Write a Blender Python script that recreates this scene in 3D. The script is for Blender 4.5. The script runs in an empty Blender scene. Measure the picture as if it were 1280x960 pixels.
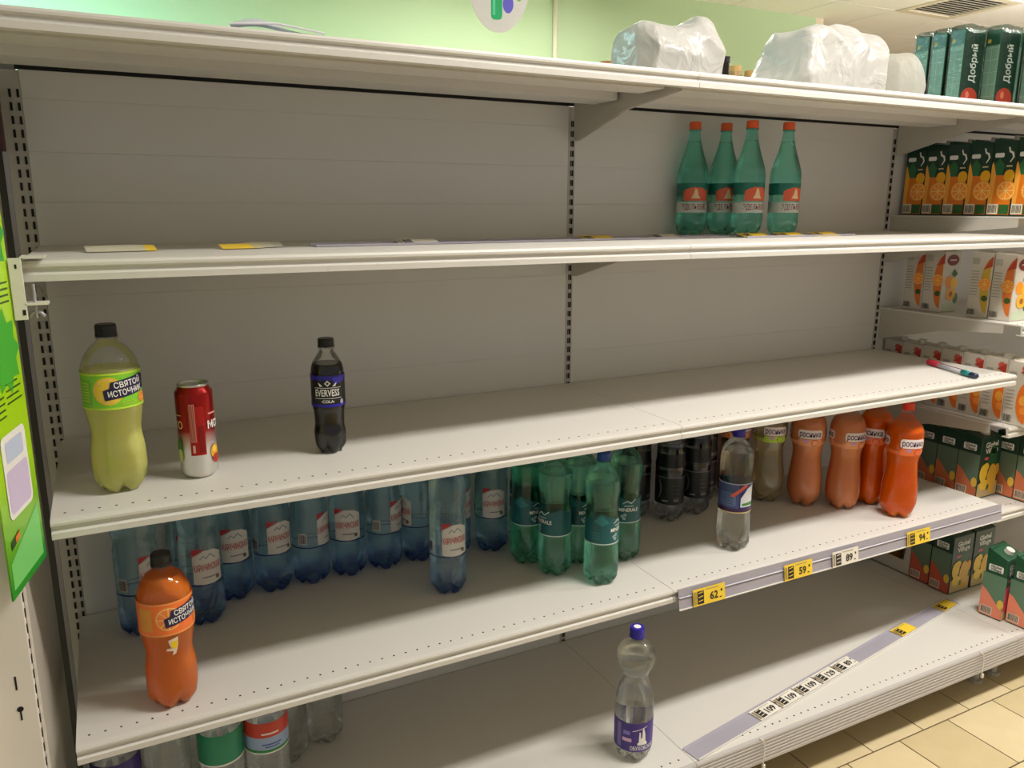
import bpy, bmesh, math, random
import numpy as np
from mathutils import Vector, Matrix, noise

random.seed(7)
sc = bpy.context.scene
COL = sc.collection
PI = math.pi

# ------------------------------------------------------------------ camera
CAM = (0.1101, -1.8767, 1.4693)
YAW, PITCH, ROLL, FPX = 0.4739, 0.2205, 0.0026, 996.98
def set_camera():
    cy, sy, cp, sp = math.cos(YAW), math.sin(YAW), math.cos(PITCH), math.sin(PITCH)
    f = Vector((sy*cp, cy*cp, -sp)); r = Vector((cy, -sy, 0)); u = r.cross(f)
    cr, sr = math.cos(ROLL), math.sin(ROLL)
    r2 = cr*r + sr*u; u2 = -sr*r + cr*u
    cd = bpy.data.cameras.new('camera'); co = bpy.data.objects.new('camera', cd)
    COL.objects.link(co)
    m = Matrix((r2, u2, -f)).transposed().to_4x4(); m.translation = Vector(CAM)
    co.matrix_world = m
    cd.sensor_width = 36; cd.sensor_fit = 'HORIZONTAL'; cd.lens = FPX/1280*36
    cd.clip_start = 0.02; cd.clip_end = 100
    sc.camera = co
set_camera()

# ------------------------------------------------------------------ world and exposure
w = bpy.data.worlds.new('store_ambient'); sc.world = w; w.use_nodes = True
w.node_tree.nodes['Background'].inputs[0].default_value = (1.0, 0.97, 0.92, 1)
w.node_tree.nodes['Background'].inputs[1].default_value = 0.34
sc.view_settings.view_transform = 'Standard'
sc.view_settings.look = 'None'
sc.view_settings.gamma = 1
sc.view_settings.use_curve_mapping = False
sc.view_settings.exposure = 0.0
LAMP_W = 59.0          # watts of one aisle troffer
sc.cycles.use_denoising = True
sc.cycles.max_bounces = 14
sc.cycles.transmission_bounces = 14
sc.cycles.transparent_max_bounces = 32
sc.cycles.diffuse_bounces = 4
sc.cycles.sample_clamp_indirect = 6

# ------------------------------------------------------------------ helpers: colour, material
def lin(c):
    c = c/255.0
    return c/12.92 if c <= 0.04045 else ((c+0.055)/1.055)**2.4
def rgb(r, g, b): return (lin(r), lin(g), lin(b), 1)

MATS = {}
def principled(name):
    m = bpy.data.materials.new(name); m.use_nodes = True
    return m, m.node_tree.nodes, m.node_tree.links, m.node_tree.nodes['Principled BSDF']

def pm(r, g, b, rough=0.42, metal=0.0, coat=0.0, trans=0.0):
    """plain procedural paint / print with a slight mottling"""
    k = ('pm', r, g, b, rough, metal, coat, trans)
    if k in MATS: return MATS[k]
    m, N, L, P = principled('print_%d_%d_%d' % (r, g, b))
    P.inputs['Roughness'].default_value = rough
    P.inputs['Metallic'].default_value = metal
    P.inputs['Coat Weight'].default_value = coat
    P.inputs['Transmission Weight'].default_value = trans
    c = rgb(r, g, b)
    t = N.new('ShaderNodeTexNoise'); t.inputs['Scale'].default_value = 60; t.inputs['Detail'].default_value = 2
    mx = N.new('ShaderNodeMix'); mx.data_type = 'RGBA'
    L.new(t.outputs['Fac'], mx.inputs[0])
    mx.inputs[6].default_value = tuple(x*0.93 for x in c[:3]) + (1,)
    mx.inputs[7].default_value = tuple(min(1, x*1.06) for x in c[:3]) + (1,)
    L.new(mx.outputs[2], P.inputs['Base Color'])
    MATS[k] = m
    return m

def surf(name, c, rough=0.45, metal=0.0, vary=0.06, scale=6.0, bump=0.0, bscale=200, spec=0.5, dirt=None):
    if name in MATS: return MATS[name]
    m, N, L, P = principled(name)
    P.inputs['Roughness'].default_value = rough
    P.inputs['Metallic'].default_value = metal
    P.inputs['Specular IOR Level'].default_value = spec
    tc = N.new('ShaderNodeTexCoord')
    t = N.new('ShaderNodeTexNoise'); t.inputs['Scale'].default_value = scale; t.inputs['Detail'].default_value = 5
    L.new(tc.outputs['Object'], t.inputs['Vector'])
    mx = N.new('ShaderNodeMix'); mx.data_type = 'RGBA'
    L.new(t.outputs['Fac'], mx.inputs[0])
    mx.inputs[6].default_value = tuple(x*(1-vary) for x in c[:3]) + (1,)
    mx.inputs[7].default_value = tuple(min(1, x*(1+vary)) for x in c[:3]) + (1,)
    out = mx.outputs[2]
    if dirt:
        d = N.new('ShaderNodeTexNoise'); d.inputs['Scale'].default_value = 55; d.inputs['Detail'].default_value = 3
        L.new(tc.outputs['Object'], d.inputs['Vector'])
        rp = N.new('ShaderNodeValToRGB'); rp.color_ramp.elements[0].position = 0.70; rp.color_ramp.elements[1].position = 0.80
        L.new(d.outputs['Fac'], rp.inputs[0])
        m2 = N.new('ShaderNodeMix'); m2.data_type = 'RGBA'
        ml = N.new('ShaderNodeMath'); ml.operation = 'MULTIPLY'; ml.inputs[1].default_value = 0.25
        L.new(rp.outputs[0], ml.inputs[0]); L.new(ml.outputs[0], m2.inputs[0])
        L.new(out, m2.inputs[6]); m2.inputs[7].default_value = dirt
        out = m2.outputs[2]
    L.new(out, P.inputs['Base Color'])
    if bump:
        b = N.new('ShaderNodeTexNoise'); b.inputs['Scale'].default_value = bscale
        L.new(tc.outputs['Object'], b.inputs['Vector'])
        bp = N.new('ShaderNodeBump'); bp.inputs['Strength'].default_value = bump; bp.inputs['Distance'].default_value = 0.002
        L.new(b.outputs['Fac'], bp.inputs['Height']); L.new(bp.outputs[0], P.inputs['Normal'])
    MATS[name] = m
    return m

def shell_mat(name, tint, rough=0.06, bump=0.0, foot=None):
    """thin PET wall: tinted see-through with a fresnel gloss"""
    if name in MATS: return MATS[name]
    m = bpy.data.materials.new(name); m.use_nodes = True
    N, L = m.node_tree.nodes, m.node_tree.links; N.clear()
    o = N.new('ShaderNodeOutputMaterial'); mix = N.new('ShaderNodeMixShader')
    tr = N.new('ShaderNodeBsdfTransparent'); gl = N.new('ShaderNodeBsdfGlossy'); fr = N.new('ShaderNodeFresnel')
    tr.inputs[0].default_value = tint; gl.inputs['Roughness'].default_value = rough
    gl.inputs[0].default_value = (1, 1, 1, 1)
    fr.inputs[0].default_value = 1.48
    # both faces of the wall reflect the same way
    geo = N.new('ShaderNodeNewGeometry')
    vm = N.new('ShaderNodeVectorMath'); vm.operation = 'SCALE'
    mth = N.new('ShaderNodeMath'); mth.operation = 'MULTIPLY_ADD'; mth.inputs[1].default_value = -2; mth.inputs[2].default_value = 1
    L.new(geo.outputs['Backfacing'], mth.inputs[0])
    lw = N.new('ShaderNodeLayerWeight'); lw.inputs[0].default_value = 0.25
    mm = N.new('ShaderNodeMath'); mm.operation = 'MULTIPLY_ADD'; mm.inputs[1].default_value = 0.7; mm.inputs[2].default_value = 0.025
    L.new(lw.outputs['Fresnel'], mm.inputs[0])
    L.new(mm.outputs[0], mix.inputs[0]); L.new(tr.outputs[0], mix.inputs[1]); L.new(gl.outputs[0], mix.inputs[2])
    N.remove(vm); N.remove(mth); N.remove(geo); N.remove(fr)
    if foot:      # thicker, deeper coloured PET in the moulded foot and neck
        tf = N.new('ShaderNodeTexCoord'); sx_ = N.new('ShaderNodeSeparateXYZ'); L.new(tf.outputs['Object'], sx_.inputs[0])
        rf_ = N.new('ShaderNodeValToRGB'); el = rf_.color_ramp.elements
        el[0].position = 0.012; el[0].color = foot; el[1].position = 0.04; el[1].color = tint
        e2 = el.new(0.275); e2.color = tint; e3 = el.new(0.31); e3.color = foot
        L.new(sx_.outputs['Z'], rf_.inputs[0]); L.new(rf_.outputs[0], tr.inputs[0])
    if bump:
        t = N.new('ShaderNodeTexNoise'); t.inputs['Scale'].default_value = 90
        tc = N.new('ShaderNodeTexCoord'); L.new(tc.outputs['Object'], t.inputs['Vector'])
        bp = N.new('ShaderNodeBump'); bp.inputs['Strength'].default_value = bump; bp.inputs['Distance'].default_value = 0.003
        L.new(t.outputs['Fac'], bp.inputs['Height']); L.new(bp.outputs[0], gl.inputs['Normal'])
    L.new(mix.outputs[0], o.inputs[0])
    MATS[name] = m
    return m

def liquid_mat(name, c, trans=1.0, rough=0.0, ior=1.33, clear=0.0, sss=None):
    if name in MATS: return MATS[name]
    m, N, L, P = principled(name)
    P.inputs['Base Color'].default_value = c
    P.inputs['Transmission Weight'].default_value = trans
    P.inputs['Roughness'].default_value = rough
    P.inputs['IOR'].default_value = ior
    if sss:
        P.inputs['Specular IOR Level'].default_value = 0.1
        P.inputs['Subsurface Weight'].default_value = 0.35; P.inputs['Subsurface Radius'].default_value = sss; P.inputs['Subsurface Scale'].default_value = 1.0
    if clear:
        o = N['Material Output']; mix = N.new('ShaderNodeMixShader'); tr = N.new('ShaderNodeBsdfTransparent')
        tr.inputs[0].default_value = c
        mix.inputs[0].default_value = clear
        L.new(P.outputs[0], mix.inputs[1]); L.new(tr.outputs[0], mix.inputs[2]); L.new(mix.outputs[0], o.inputs[0])
    MATS[name] = m
    return m

# ------------------------------------------------------------------ helpers: objects
def tag(o, label=None, cat=None, group=None, kind=None):
    if label: o['label'] = label
    if cat: o['category'] = cat
    if group: o['group'] = group
    if kind: o['kind'] = kind
    return o

def empty(name, loc=(0, 0, 0), rz=0.0):
    o = bpy.data.objects.new(name, None); COL.objects.link(o)
    o.location = loc; o.rotation_euler = (0, 0, rz); o.empty_display_size = 0.05
    return o

def link(name, me, parent=None, loc=None, rot=None):
    o = bpy.data.objects.new(name, me); COL.objects.link(o)
    if parent: o.parent = parent
    if loc is not None: o.location = loc
    if rot is not None: o.rotation_euler = rot
    return o

class MB:
    """collects geometry for ONE mesh object"""
    def __init__(s): s.v = []; s.f = []; s.mi = []; s.cur = 0
    def box(s, x0, x1, y0, y1, z0, z1):
        b = len(s.v)
        s.v += [(x0, y0, z0), (x1, y0, z0), (x1, y1, z0), (x0, y1, z0), (x0, y0, z1), (x1, y0, z1), (x1, y1, z1), (x0, y1, z1)]
        for q in ((0, 3, 2, 1), (4, 5, 6, 7), (0, 1, 5, 4), (1, 2, 6, 5), (2, 3, 7, 6), (3, 0, 4, 7)):
            s.f.append(tuple(b+i for i in q)); s.mi.append(s.cur)
        return s
    def prism(s, poly, axis, a, b):
        """extrude a 2-D polygon along an axis from a to b; poly in the other two axes (cyclic order)"""
        n = len(poly); base = len(s.v)
        def P(p, t):
            if axis == 'x': return (t, p[0], p[1])
            if axis == 'y': return (p[0], t, p[1])
            return (p[0], p[1], t)
        s.v += [P(p, a) for p in poly] + [P(p, b) for p in poly]
        s.f.append(tuple(base+i for i in range(n))); s.mi.append(s.cur)
        s.f.append(tuple(base+n+i for i in reversed(range(n)))); s.mi.append(s.cur)
        for i in range(n):
            j = (i+1) % n
            s.f.append((base+i, base+n+i, base+n+j, base+j)); s.mi.append(s.cur)
        return s
    def cyl(s, c, r, z0, z1, n=12, r2=None):
        r2 = r if r2 is None else r2; b = len(s.v)
        for k in range(n):
            a = 2*PI*k/n; s.v.append((c[0]+r*math.cos(a), c[1]+r*math.sin(a), z0))
        for k in range(n):
            a = 2*PI*k/n; s.v.append((c[0]+r2*math.cos(a), c[1]+r2*math.sin(a), z1))
        for k in range(n):
            j = (k+1) % n; s.f.append((b+k, b+j, b+n+j, b+n+k)); s.mi.append(s.cur)
        s.f.append(tuple(b+k for k in reversed(range(n)))); s.mi.append(s.cur)
        s.f.append(tuple(b+n+k for k in range(n))); s.mi.append(s.cur)
        return s
    def tube(s, pts, r, n=6):
        b = len(s.v); pts = [Vector(p) for p in pts]
        for i, p in enumerate(pts):
            d = (pts[min(i+1, len(pts)-1)]-pts[max(i-1, 0)]).normalized()
            u = d.cross(Vector((0.3, 0.2, 0.93))).normalized(); v = d.cross(u)
            for k in range(n):
                a = 2*PI*k/n; q = p+u*r*math.cos(a)+v*r*math.sin(a); s.v.append(tuple(q))
        for i in range(len(pts)-1):
            for k in range(n):
                j = (k+1) % n
                s.f.append((b+i*n+k, b+i*n+j, b+(i+1)*n+j, b+(i+1)*n+k)); s.mi.append(s.cur)
        s.f.append(tuple(b+k for k in range(n))); s.mi.append(s.cur)
        s.f.append(tuple(b+(len(pts)-1)*n+k for k in reversed(range(n)))); s.mi.append(s.cur)
        return s
    def mesh(s, name, mats, smooth=False, bevel=0.0):
        me = bpy.data.meshes.new(name); me.from_pydata(s.v, [], s.f)
        for m in (mats if isinstance(mats, (list, tuple)) else [mats]): me.materials.append(m)
        for p, i in zip(me.polygons, s.mi): p.material_index = i; p.use_smooth = smooth
        bm = bmesh.new(); bm.from_mesh(me); bmesh.ops.recalc_face_normals(bm, faces=bm.faces)
        if bevel:
            bmesh.ops.bevel(bm, geom=list(bm.edges), offset=bevel, segments=2, profile=0.6, affect='EDGES', clamp_overlap=True)
        bm.to_mesh(me); bm.free(); me.update()
        return me
    def build(s, name, mats, parent=None, smooth=False, bevel=0.0, loc=None, rot=None):
        return link(name, s.mesh(name, mats, smooth, bevel), parent, loc, rot)

# ------------------------------------------------------------------ flat print (labels, tags, cartons)
TXT = {}
def text_geo(s, size, bold):
    k = (s, size, bold)
    if k not in TXT:
        cu = bpy.data.curves.new('lettering', 'FONT'); cu.body = s; cu.size = size
        cu.align_x = 'CENTER'; cu.align_y = 'CENTER'; cu.resolution_u = 2; cu.offset = bold
        o = bpy.data.objects.new('lettering', cu); COL.objects.link(o)
        bpy.context.view_layer.update()
        me = bpy.data.meshes.new_from_object(o.evaluated_get(bpy.context.evaluated_depsgraph_get()))
        TXT[k] = ([tuple(v.co[:2]) for v in me.vertices], [tuple(p.vertices) for p in me.polygons])
        bpy.data.objects.remove(o); bpy.data.curves.remove(cu); bpy.data.meshes.remove(me)
    return TXT[k]

class Print:
    """coloured shapes laid on a surface: each in (x, z) metres with a layer number"""
    def __init__(s): s.items = []
    def poly(s, pts, m, layer=1): s.items.append((list(pts), [tuple(range(len(pts)))], m, layer)); return s
    def rect(s, x0, x1, z0, z1, m, layer=1): return s.poly([(x0, z0), (x1, z0), (x1, z1), (x0, z1)], m, layer)
    def rrect(s, x0, x1, z0, z1, r, m, layer=1, n=4):
        p = []
        for cx, cz, a0 in ((x1-r, z1-r, 0), (x0+r, z1-r, 90), (x0+r, z0+r, 180), (x1-r, z0+r, 270)):
            for k in range(n+1):
                a = math.radians(a0+90*k/n); p.append((cx+r*math.cos(a), cz+r*math.sin(a)))
        return s.poly(p, m, layer)
    def ell(s, cx, cz, rx, rz, m, layer=1, n=20, a0=0, a1=360, rot=0):
        p = []
        full = abs(a1-a0) >= 360
        for k in range(n if full else n+1):
            a = math.radians(a0+(a1-a0)*k/n); x, z = rx*math.cos(a), rz*math.sin(a)
            p.append((cx+x*math.cos(rot)-z*math.sin(rot), cz+x*math.sin(rot)+z*math.cos(rot)))
        return s.poly(p, m, layer)
    def bars(s, x0, x1, z0, z1, m, layer=2, n=9):
        rnd = random.Random(int(x0*1e5)+n); w = (x1-x0)/n
        for k in range(n):
            a = x0+k*w; s.rect(a, a+w*(0.35+0.4*rnd.random()), z0, z1, m, layer)
        return s
    def text(s, t, size, x, z, m, layer=2, rot=0.0, bold=0.0, sx=1.0, width=None):
        v, f = text_geo(t, size, bold)
        if not v: return s
        if width:
            xs = [p[0] for p in v]; sx = width/max(1e-6, max(xs)-min(xs))
        c, q = math.cos(rot), math.sin(rot)
        s.items.append(([(x+(a*sx)*c-b*q, z+(a*sx)*q+b*c) for a, b in v], f, m, layer)); return s
    def orange(s, cx, cz, r, layer=2, rind=None, seg=None):
        s.ell(cx, cz, r, r, rind or pm(240, 150, 30), layer)
        s.ell(cx, cz, r*0.88, r*0.88, pm(250, 205, 130), layer+1)
        for k in range(8):
            a = 2*PI*k/8
            p = [(cx+0.1*r*math.cos(a+PI/8), cz+0.1*r*math.sin(a+PI/8))]
            for t in (0.06, 0.4, 0.725):
                b = a+t; p.append((cx+0.8*r*math.cos(b), cz+0.8*r*math.sin(b)))
            s.poly(p, seg or pm(246, 150, 40), layer+2)
        return s
    def mesh(s, name, mapf, step=0.0, zstep=0.0):
        mats = []; bm = bmesh.new(); eps = 0.0004
        lay = {}
        for pts, faces, m, layer in s.items:
            if m not in mats: mats.append(m)
            b2 = bmesh.new()
            vs = [b2.verts.new((p[0], p[1], 0)) for p in pts]
            for f in faces:
                try: b2.faces.new([vs[i] for i in f])
                except ValueError: pass
            if step:
                x0, x1 = min(p[0] for p in pts), max(p[0] for p in pts)
                k = math.floor(x0/step)+1
                while k*step < x1-1e-6:
                    bmesh.ops.bisect_plane(b2, geom=b2.verts[:]+b2.edges[:]+b2.faces[:], plane_co=(k*step, 0, 0), plane_no=(1, 0, 0)); k += 1
            if zstep:
                z0, z1 = min(p[1] for p in pts), max(p[1] for p in pts)
                k = math.floor(z0/zstep)+1
                while k*zstep < z1-1e-6:
                    bmesh.ops.bisect_plane(b2, geom=b2.verts[:]+b2.edges[:]+b2.faces[:], plane_co=(0, k*zstep, 0), plane_no=(0, 1, 0)); k += 1
            b2.verts.index_update()
            nv = [bm.verts.new(mapf(v.co.x, v.co.y, layer*eps)) for v in b2.verts]
            mi = mats.index(m)
            for f in b2.faces:
                try:
                    g = bm.faces.new([nv[v.index] for v in f.verts]); g.material_index = mi; g.smooth = bool(step)
                except ValueError: pass
            b2.free()
        me = bpy.data.meshes.new(name); bm.to_mesh(me); bm.free()
        for m in mats: me.materials.append(m)
        return me

def map_front(y, x0=0.0): return lambda x, z, o: (x+x0, y-o, z)          # faces -Y, x to the right
def map_left(x, y0=0.0): return lambda u, z, o: (x-o, y0-u, z)            # faces -X, u to the right = towards -Y
def map_up(z): return lambda x, y, o: (x, y, z+o)
def map_wrap(rf):
    def g(x, z, o):
        r = rf(z)+0.0006+o; a = x/rf(z)
        return (r*math.sin(a), -r*math.cos(a), z)
    return g

# ------------------------------------------------------------------ common materials
SHELF = surf('shelf_paint', rgb(212, 208, 201), 0.42, vary=0.03, scale=3, bump=0.05, bscale=300, dirt=rgb(150, 140, 125))
PANEL = surf('panel_paint', rgb(222, 218, 210), 0.5, vary=0.04, scale=2)
HOLE = surf('slot_dark_gap_shade', rgb(20, 18, 16), 0.8)  # slots and holes; also the painted shade strip below the top shelf
RACK = surf('upright_paint', rgb(186, 180, 168), 0.45, vary=0.04)
WHITEP = surf('white_powder_coat', rgb(226, 220, 210), 0.4, vary=0.02)
CHROME = surf('bare_steel', rgb(176, 172, 178), 0.35, metal=0.3, vary=0.1)
DARKM = surf('dark_kick_gap_shade', rgb(70, 66, 60), 0.7)  # kick plate colour; also painted shade in the end rack gap
BLACKP = pm(18, 16, 18, 0.35)

# ================================================================== SETTING
Z1, Z2, Z3, Z4, Z5 = 1.739, 1.388, 0.982, 0.5755, 0.182
BAY = 1.25

# floor ------------------------------------------------------------
TW = 0.2095
def tile_material():
    m, N, L, P = principled('floor_tile_glaze')
    P.inputs['Roughness'].default_value = 0.35
    oi = N.new('ShaderNodeObjectInfo'); t = N.new('ShaderNodeTexNoise'); t.inputs['Scale'].default_value = 14; t.inputs['Detail'].default_value = 6
    tc = N.new('ShaderNodeTexCoord'); L.new(tc.outputs['Object'], t.inputs['Vector'])
    add = N.new('ShaderNodeMath'); add.operation = 'ADD'; L.new(oi.outputs['Random'], add.inputs[0]); L.new(t.outputs['Fac'], add.inputs[1])
    hf = N.new('ShaderNodeMath'); hf.operation = 'MULTIPLY'; hf.inputs[1].default_value = 0.5; L.new(add.outputs[0], hf.inputs[0])
    rp = N.new('ShaderNodeValToRGB'); rp.color_ramp.elements[0].color = rgb(200, 180, 136); rp.color_ramp.elements[1].color = rgb(222, 204, 164)
    rp.color_ramp.elements[0].position = 0.2; rp.color_ramp.elements[1].position = 0.8
    L.new(hf.outputs[0], rp.inputs[0]); L.new(rp.outputs[0], P.inputs['Base Color'])
    return m
def floor_far_material():
    m, N, L, P = principled('floor_far_tiles')
    tc = N.new('ShaderNodeTexCoord'); br = N.new('ShaderNodeTexBrick')
    L.new(tc.outputs['Object'], br.inputs['Vector'])
    br.inputs['Scale'].default_value = 1.0; br.inputs['Brick Width'].default_value = TW; br.inputs['Row Height'].default_value = TW
    br.inputs['Mortar Size'].default_value = 0.004
    br.inputs['Color1'].default_value = rgb(190, 170, 130); br.inputs['Color2'].default_value = rgb(216, 196, 152); br.inputs['Mortar'].default_value = rgb(88, 70, 50)
    L.new(br.outputs['Color'], P.inputs['Base Color']); P.inputs['Roughness'].default_value = 0.4
    return m
floor = MB().box(-5, 10, -5, 7, -0.08, -0.004).build('floor', floor_far_material())
tag(floor, kind='structure')
GROUT = surf('grout', rgb(84, 66, 48), 0.9)
MB().box(0.55, 3.6, -1.47, 0.3, -0.004, -0.0035).build('grout_bed', GROUT, floor)
tile_me = MB().box(-TW/2+0.002, TW/2-0.002, -TW/2+0.002, TW/2-0.002, -0.0035, 0.0).mesh('tile', tile_material(), bevel=0.0008)
XJ, YJ = 1.8788, -0.6195
for row in range(-4, 4):
    yc = YJ+TW*(row+0.5)
    off = 0.0 if row >= 0 else TW/2
    if row % 2 == 0: off = 0.0
    else: off = TW/2
    for k in range(-6, 8):
        xc = XJ+off+TW*(k+0.5)
        if 0.6 < xc < 3.5 and yc < 0.25:
            link('tile', tile_me, floor, (xc, yc, 0))

# ceiling ----------------------------------------------------------
ZC = 2.9
CEILM = surf('ceiling_tile_face', rgb(243, 241, 240), 0.9, vary=0.03, scale=40, bump=0.3, bscale=120)
ceil = MB().box(-5, 10, -5, 7, ZC+0.02, ZC+0.1).build('ceiling', surf('ceiling_void', rgb(150, 140, 122), 0.9))
tag(ceil, kind='structure')
ct_me = MB().box(-0.2965, 0.2965, -0.2965, 0.2965, 0, 0.012).mesh('ceiling_panel', CEILM, bevel=0.002)
GX, GY = 6.2, 2.55
LIGHTS = [(1.6, -1.35), (4.0, -1.35)]
for i in range(-19, 6):
    for j in range(-12, 7):
        x, y = GX+0.6*(i-0.5), GY+0.6*(j-0.5)
        if (i, j) == (0, 0): continue
        if 3.4 < x < 8.5 and 0.4 < y < 5.5: link('ceiling_panel', ct_me, ceil, (x, y, ZC))
MB().box(-5, 3.5, -5, 5.5, ZC, ZC+0.012).box(3.5, 9.5, -5, 0.45, ZC, ZC+0.012).build('ceiling_field', CEILM, ceil)

# vent in the ceiling
vent = empty('ceiling_vent', (GX-0.3, GY-0.3, ZC)); tag(vent, 'square louvred air vent set in the cream ceiling', 'air vent')
VM = surf('vent_white', rgb(225, 215, 195), 0.5)
MB().box(-0.3, 0.3, -0.3, -0.24, -0.006, 0.012).box(-0.3, 0.3, 0.24, 0.3, -0.006, 0.012).box(-0.3, -0.24, -0.24, 0.24, -0.006, 0.012).box(0.24, 0.3, -0.24, 0.24, -0.006, 0.012).build('frame', VM, vent)
MB().box(-0.24, 0.24, -0.24, 0.24, 0.012, 0.016).build('duct', HOLE, vent)
sl_me = MB().prism([(-0.016, -0.004), (0.010, 0.010), (0.012, 0.008), (-0.012, -0.005)], 'x', -0.238, 0.238).mesh('slat', VM)
for k in range(11): link('slat', sl_me, vent, (0, -0.215+0.043*k, 0))

# walls --------------------------------------------------------------
GREEN = surf('green_wall_paint', rgb(192, 216, 176), 0.7, vary=0.03, scale=1.5)
CREAM = surf('cream_wall_paint', rgb(236, 222, 196), 0.75, vary=0.03, scale=1.5)
wb = MB().box(-5, 5.27, 3.0, 3.12, 0, ZC+0.02).build('wall_back', GREEN); tag(wb, kind='structure')
wr = MB().box(5.27, 5.35, 3.0, 6.0, 0, ZC+0.02).box(5.35, 10, 6.0, 6.1, 0, ZC+0.02).build('wall_right', CREAM); tag(wr, kind='structure')
trim = MB().cyl((2.915, 2.985), 0.017, 0, ZC, 12).build('trim_1', surf('pipe_white', rgb(232, 226, 205), 0.4), smooth=True); tag(trim, kind='structure')

# ceiling lamps ----------------------------------------------------------
def troffer(x, y, watts, col, lab, sx=1.2, sy=0.26, drop=0.0, up=0.0):
    t = empty('ceiling_light', (x, y, ZC-drop)); tag(t, lab, 'ceiling light', 'ceiling lamps of the shop')
    f = 0.03
    MB().box(-sx/2-f, sx/2+f, -sy/2-f, -sy/2, -0.03, 0).box(-sx/2-f, sx/2+f, sy/2, sy/2+f, -0.03, 0).box(-sx/2-f, -sx/2, -sy/2, sy/2, -0.03, 0).box(sx/2, sx/2+f, -sy/2, sy/2, -0.03, 0).build('frame', WHITEP, t)
    m, N, L, P = principled('lamp_diffuser'); P.inputs['Base Color'].default_value = (0.9, 0.9, 0.9, 1)
    P.inputs['Emission Color'].default_value = col + (1,); P.inputs['Emission Strength'].default_value = 4.0
    MB().box(-sx/2, sx/2, -sy/2, sy/2, -0.012, -0.004).build('diffuser', m, t)
    ld = bpy.data.lights.new('tubes', 'AREA'); ld.shape = 'RECTANGLE'; ld.size = sx; ld.size_y = sy; ld.energy = watts; ld.color = col
    lo = bpy.data.objects.new('tubes', ld); COL.objects.link(lo); lo.parent = t; lo.location = (0, 0, -0.016)
    if drop:  # hung fixture is added, its uplight brightens the ceiling
        for dx in (-sx*.4, sx*.4): MB().cyl((dx, 0), .004, 0, drop, 8).build('suspension_rod', WHITEP, t)
        l2 = ld.copy(); l2.energy = watts*up
        lu = bpy.data.objects.new('added_uplight', l2); COL.objects.link(lu); lu.parent = t; lu.location = (0, 0, 0.016); lu.rotation_euler = (PI, 0, 0)
WARM = (1.0, 0.96, 0.90)
troffer(1.75, -1.36, LAMP_W, WARM, 'ceiling lamp panel over the aisle before the empty bays')
troffer(4.15, -1.36, LAMP_W, WARM, 'ceiling lamp panel over the aisle by the juice cartons')
troffer(-0.6, 1.9, LAMP_W*1.45, (0.50, 0.95, 1.0), 'added cool fill lamp tinting the green wall far left')  # unseen lamp added to give the left wall its mint tint
troffer(2.4, 1.9, LAMP_W*0.72, WARM, 'added fill lamp brightening the green wall behind the racks')  # unseen lamp added to brighten the green wall
troffer(6.0, 0.6, LAMP_W*0.8, WARM, 'added suspended fill lamp brightening the ceiling beyond the juice cartons', drop=.5, up=2.7)  # unseen hung lamp added to brighten the ceiling from below

# ================================================================== SHELVING
def hole_row(parent, x0, x1, y, z, r, pitch):
    m = MB(); k = 0; x = x0
    while x < x1:
        m.cyl((x, y), r, z-0.001, z+0.0004, 8); x += pitch
    o = m.build('perforations', HOLE, parent); o['kind'] = 'stuff'
    return o

BRK = MB().prism([(-0.012, -0.004), (-0.012, -0.105), (-0.03, -0.105), (-0.24, -0.05), (-0.44, -0.03), (-0.44, -0.004)], 'x', -0.0012, 0.0012).mesh('bracket', RACK)

def shelf(unit, z, W, D=0.5, lip=0.031, holes=True, x_off=0.0, w_off=0.0, base=False, brk=True):
    """local x 0..W, back at y=0, front at y=-D, top at z"""
    s = empty('shelf', (0, 0, z)); s.parent = unit
    a, b = 0.0006+x_off, W-0.0006+w_off
    m = MB()
    m.box(a, b, -D+0.010, -0.004, -0.004, 0)
    if base: m.box(a, b, -D+0.010, -D+0.02, -0.07, -0.004)
    m.build('deck', SHELF, s)
    lm = MB()
    if not base:
        lm.prism([(-D+0.010, 0.0), (-D+0.002, -0.001), (-D, -0.005), (-D, -0.009), (-D+0.005, -0.012), (-D+0.005, -0.018), (-D-0.001, -0.021), (-D-0.001, -lip), (-D+0.020, -lip), (-D+0.020, -lip+0.002), (-D+0.007, -lip+0.002), (-D+0.010, -0.004)], 'x', a, b)
    else:
        pts = [(-D+0.010, 0.0), (-D+0.002, -0.001), (-D, -0.005)]
        for k in range(6): pts += [(-D, -0.009-0.0095*k), (-D+0.002, -0.0105-0.0095*k), (-D+0.002, -0.013-0.0095*k), (-D, -0.0145-0.0095*k)]
        pts += [(-D, -0.07), (-D+0.012, -0.07), (-D+0.012, -0.004)]
        lm.prism(pts, 'x', a, b)
    lm.build('front_lip', SHELF if not base else surf('base_lip_grey', rgb(186, 181, 178), 0.4, vary=0.04), s)
    if not base:
        MB().box(a+0.012, b-0.012, -0.40, -0.31, -0.022, -0.004).build('stiffener', SHELF, s)
        MB().box(a+0.012, b-0.012, -0.22, -0.12, -0.026, -0.004).build('stiffener', SHELF, s)
        MB().box(a, b, -0.008, -0.004, -0.010, -0.004).build('back_flange', SHELF, s)
    if holes:
        hole_row(s, a+0.02, b-0.01, -D+0.032, 0, 0.0021 if not base else 0.0024, 0.025)
    if brk and not base:
        for xx in ((b-0.002,) if brk == 'right' else (a+0.002, b-0.002)):
            link('bracket', BRK, s, (xx, 0, 0))
    return s

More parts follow.
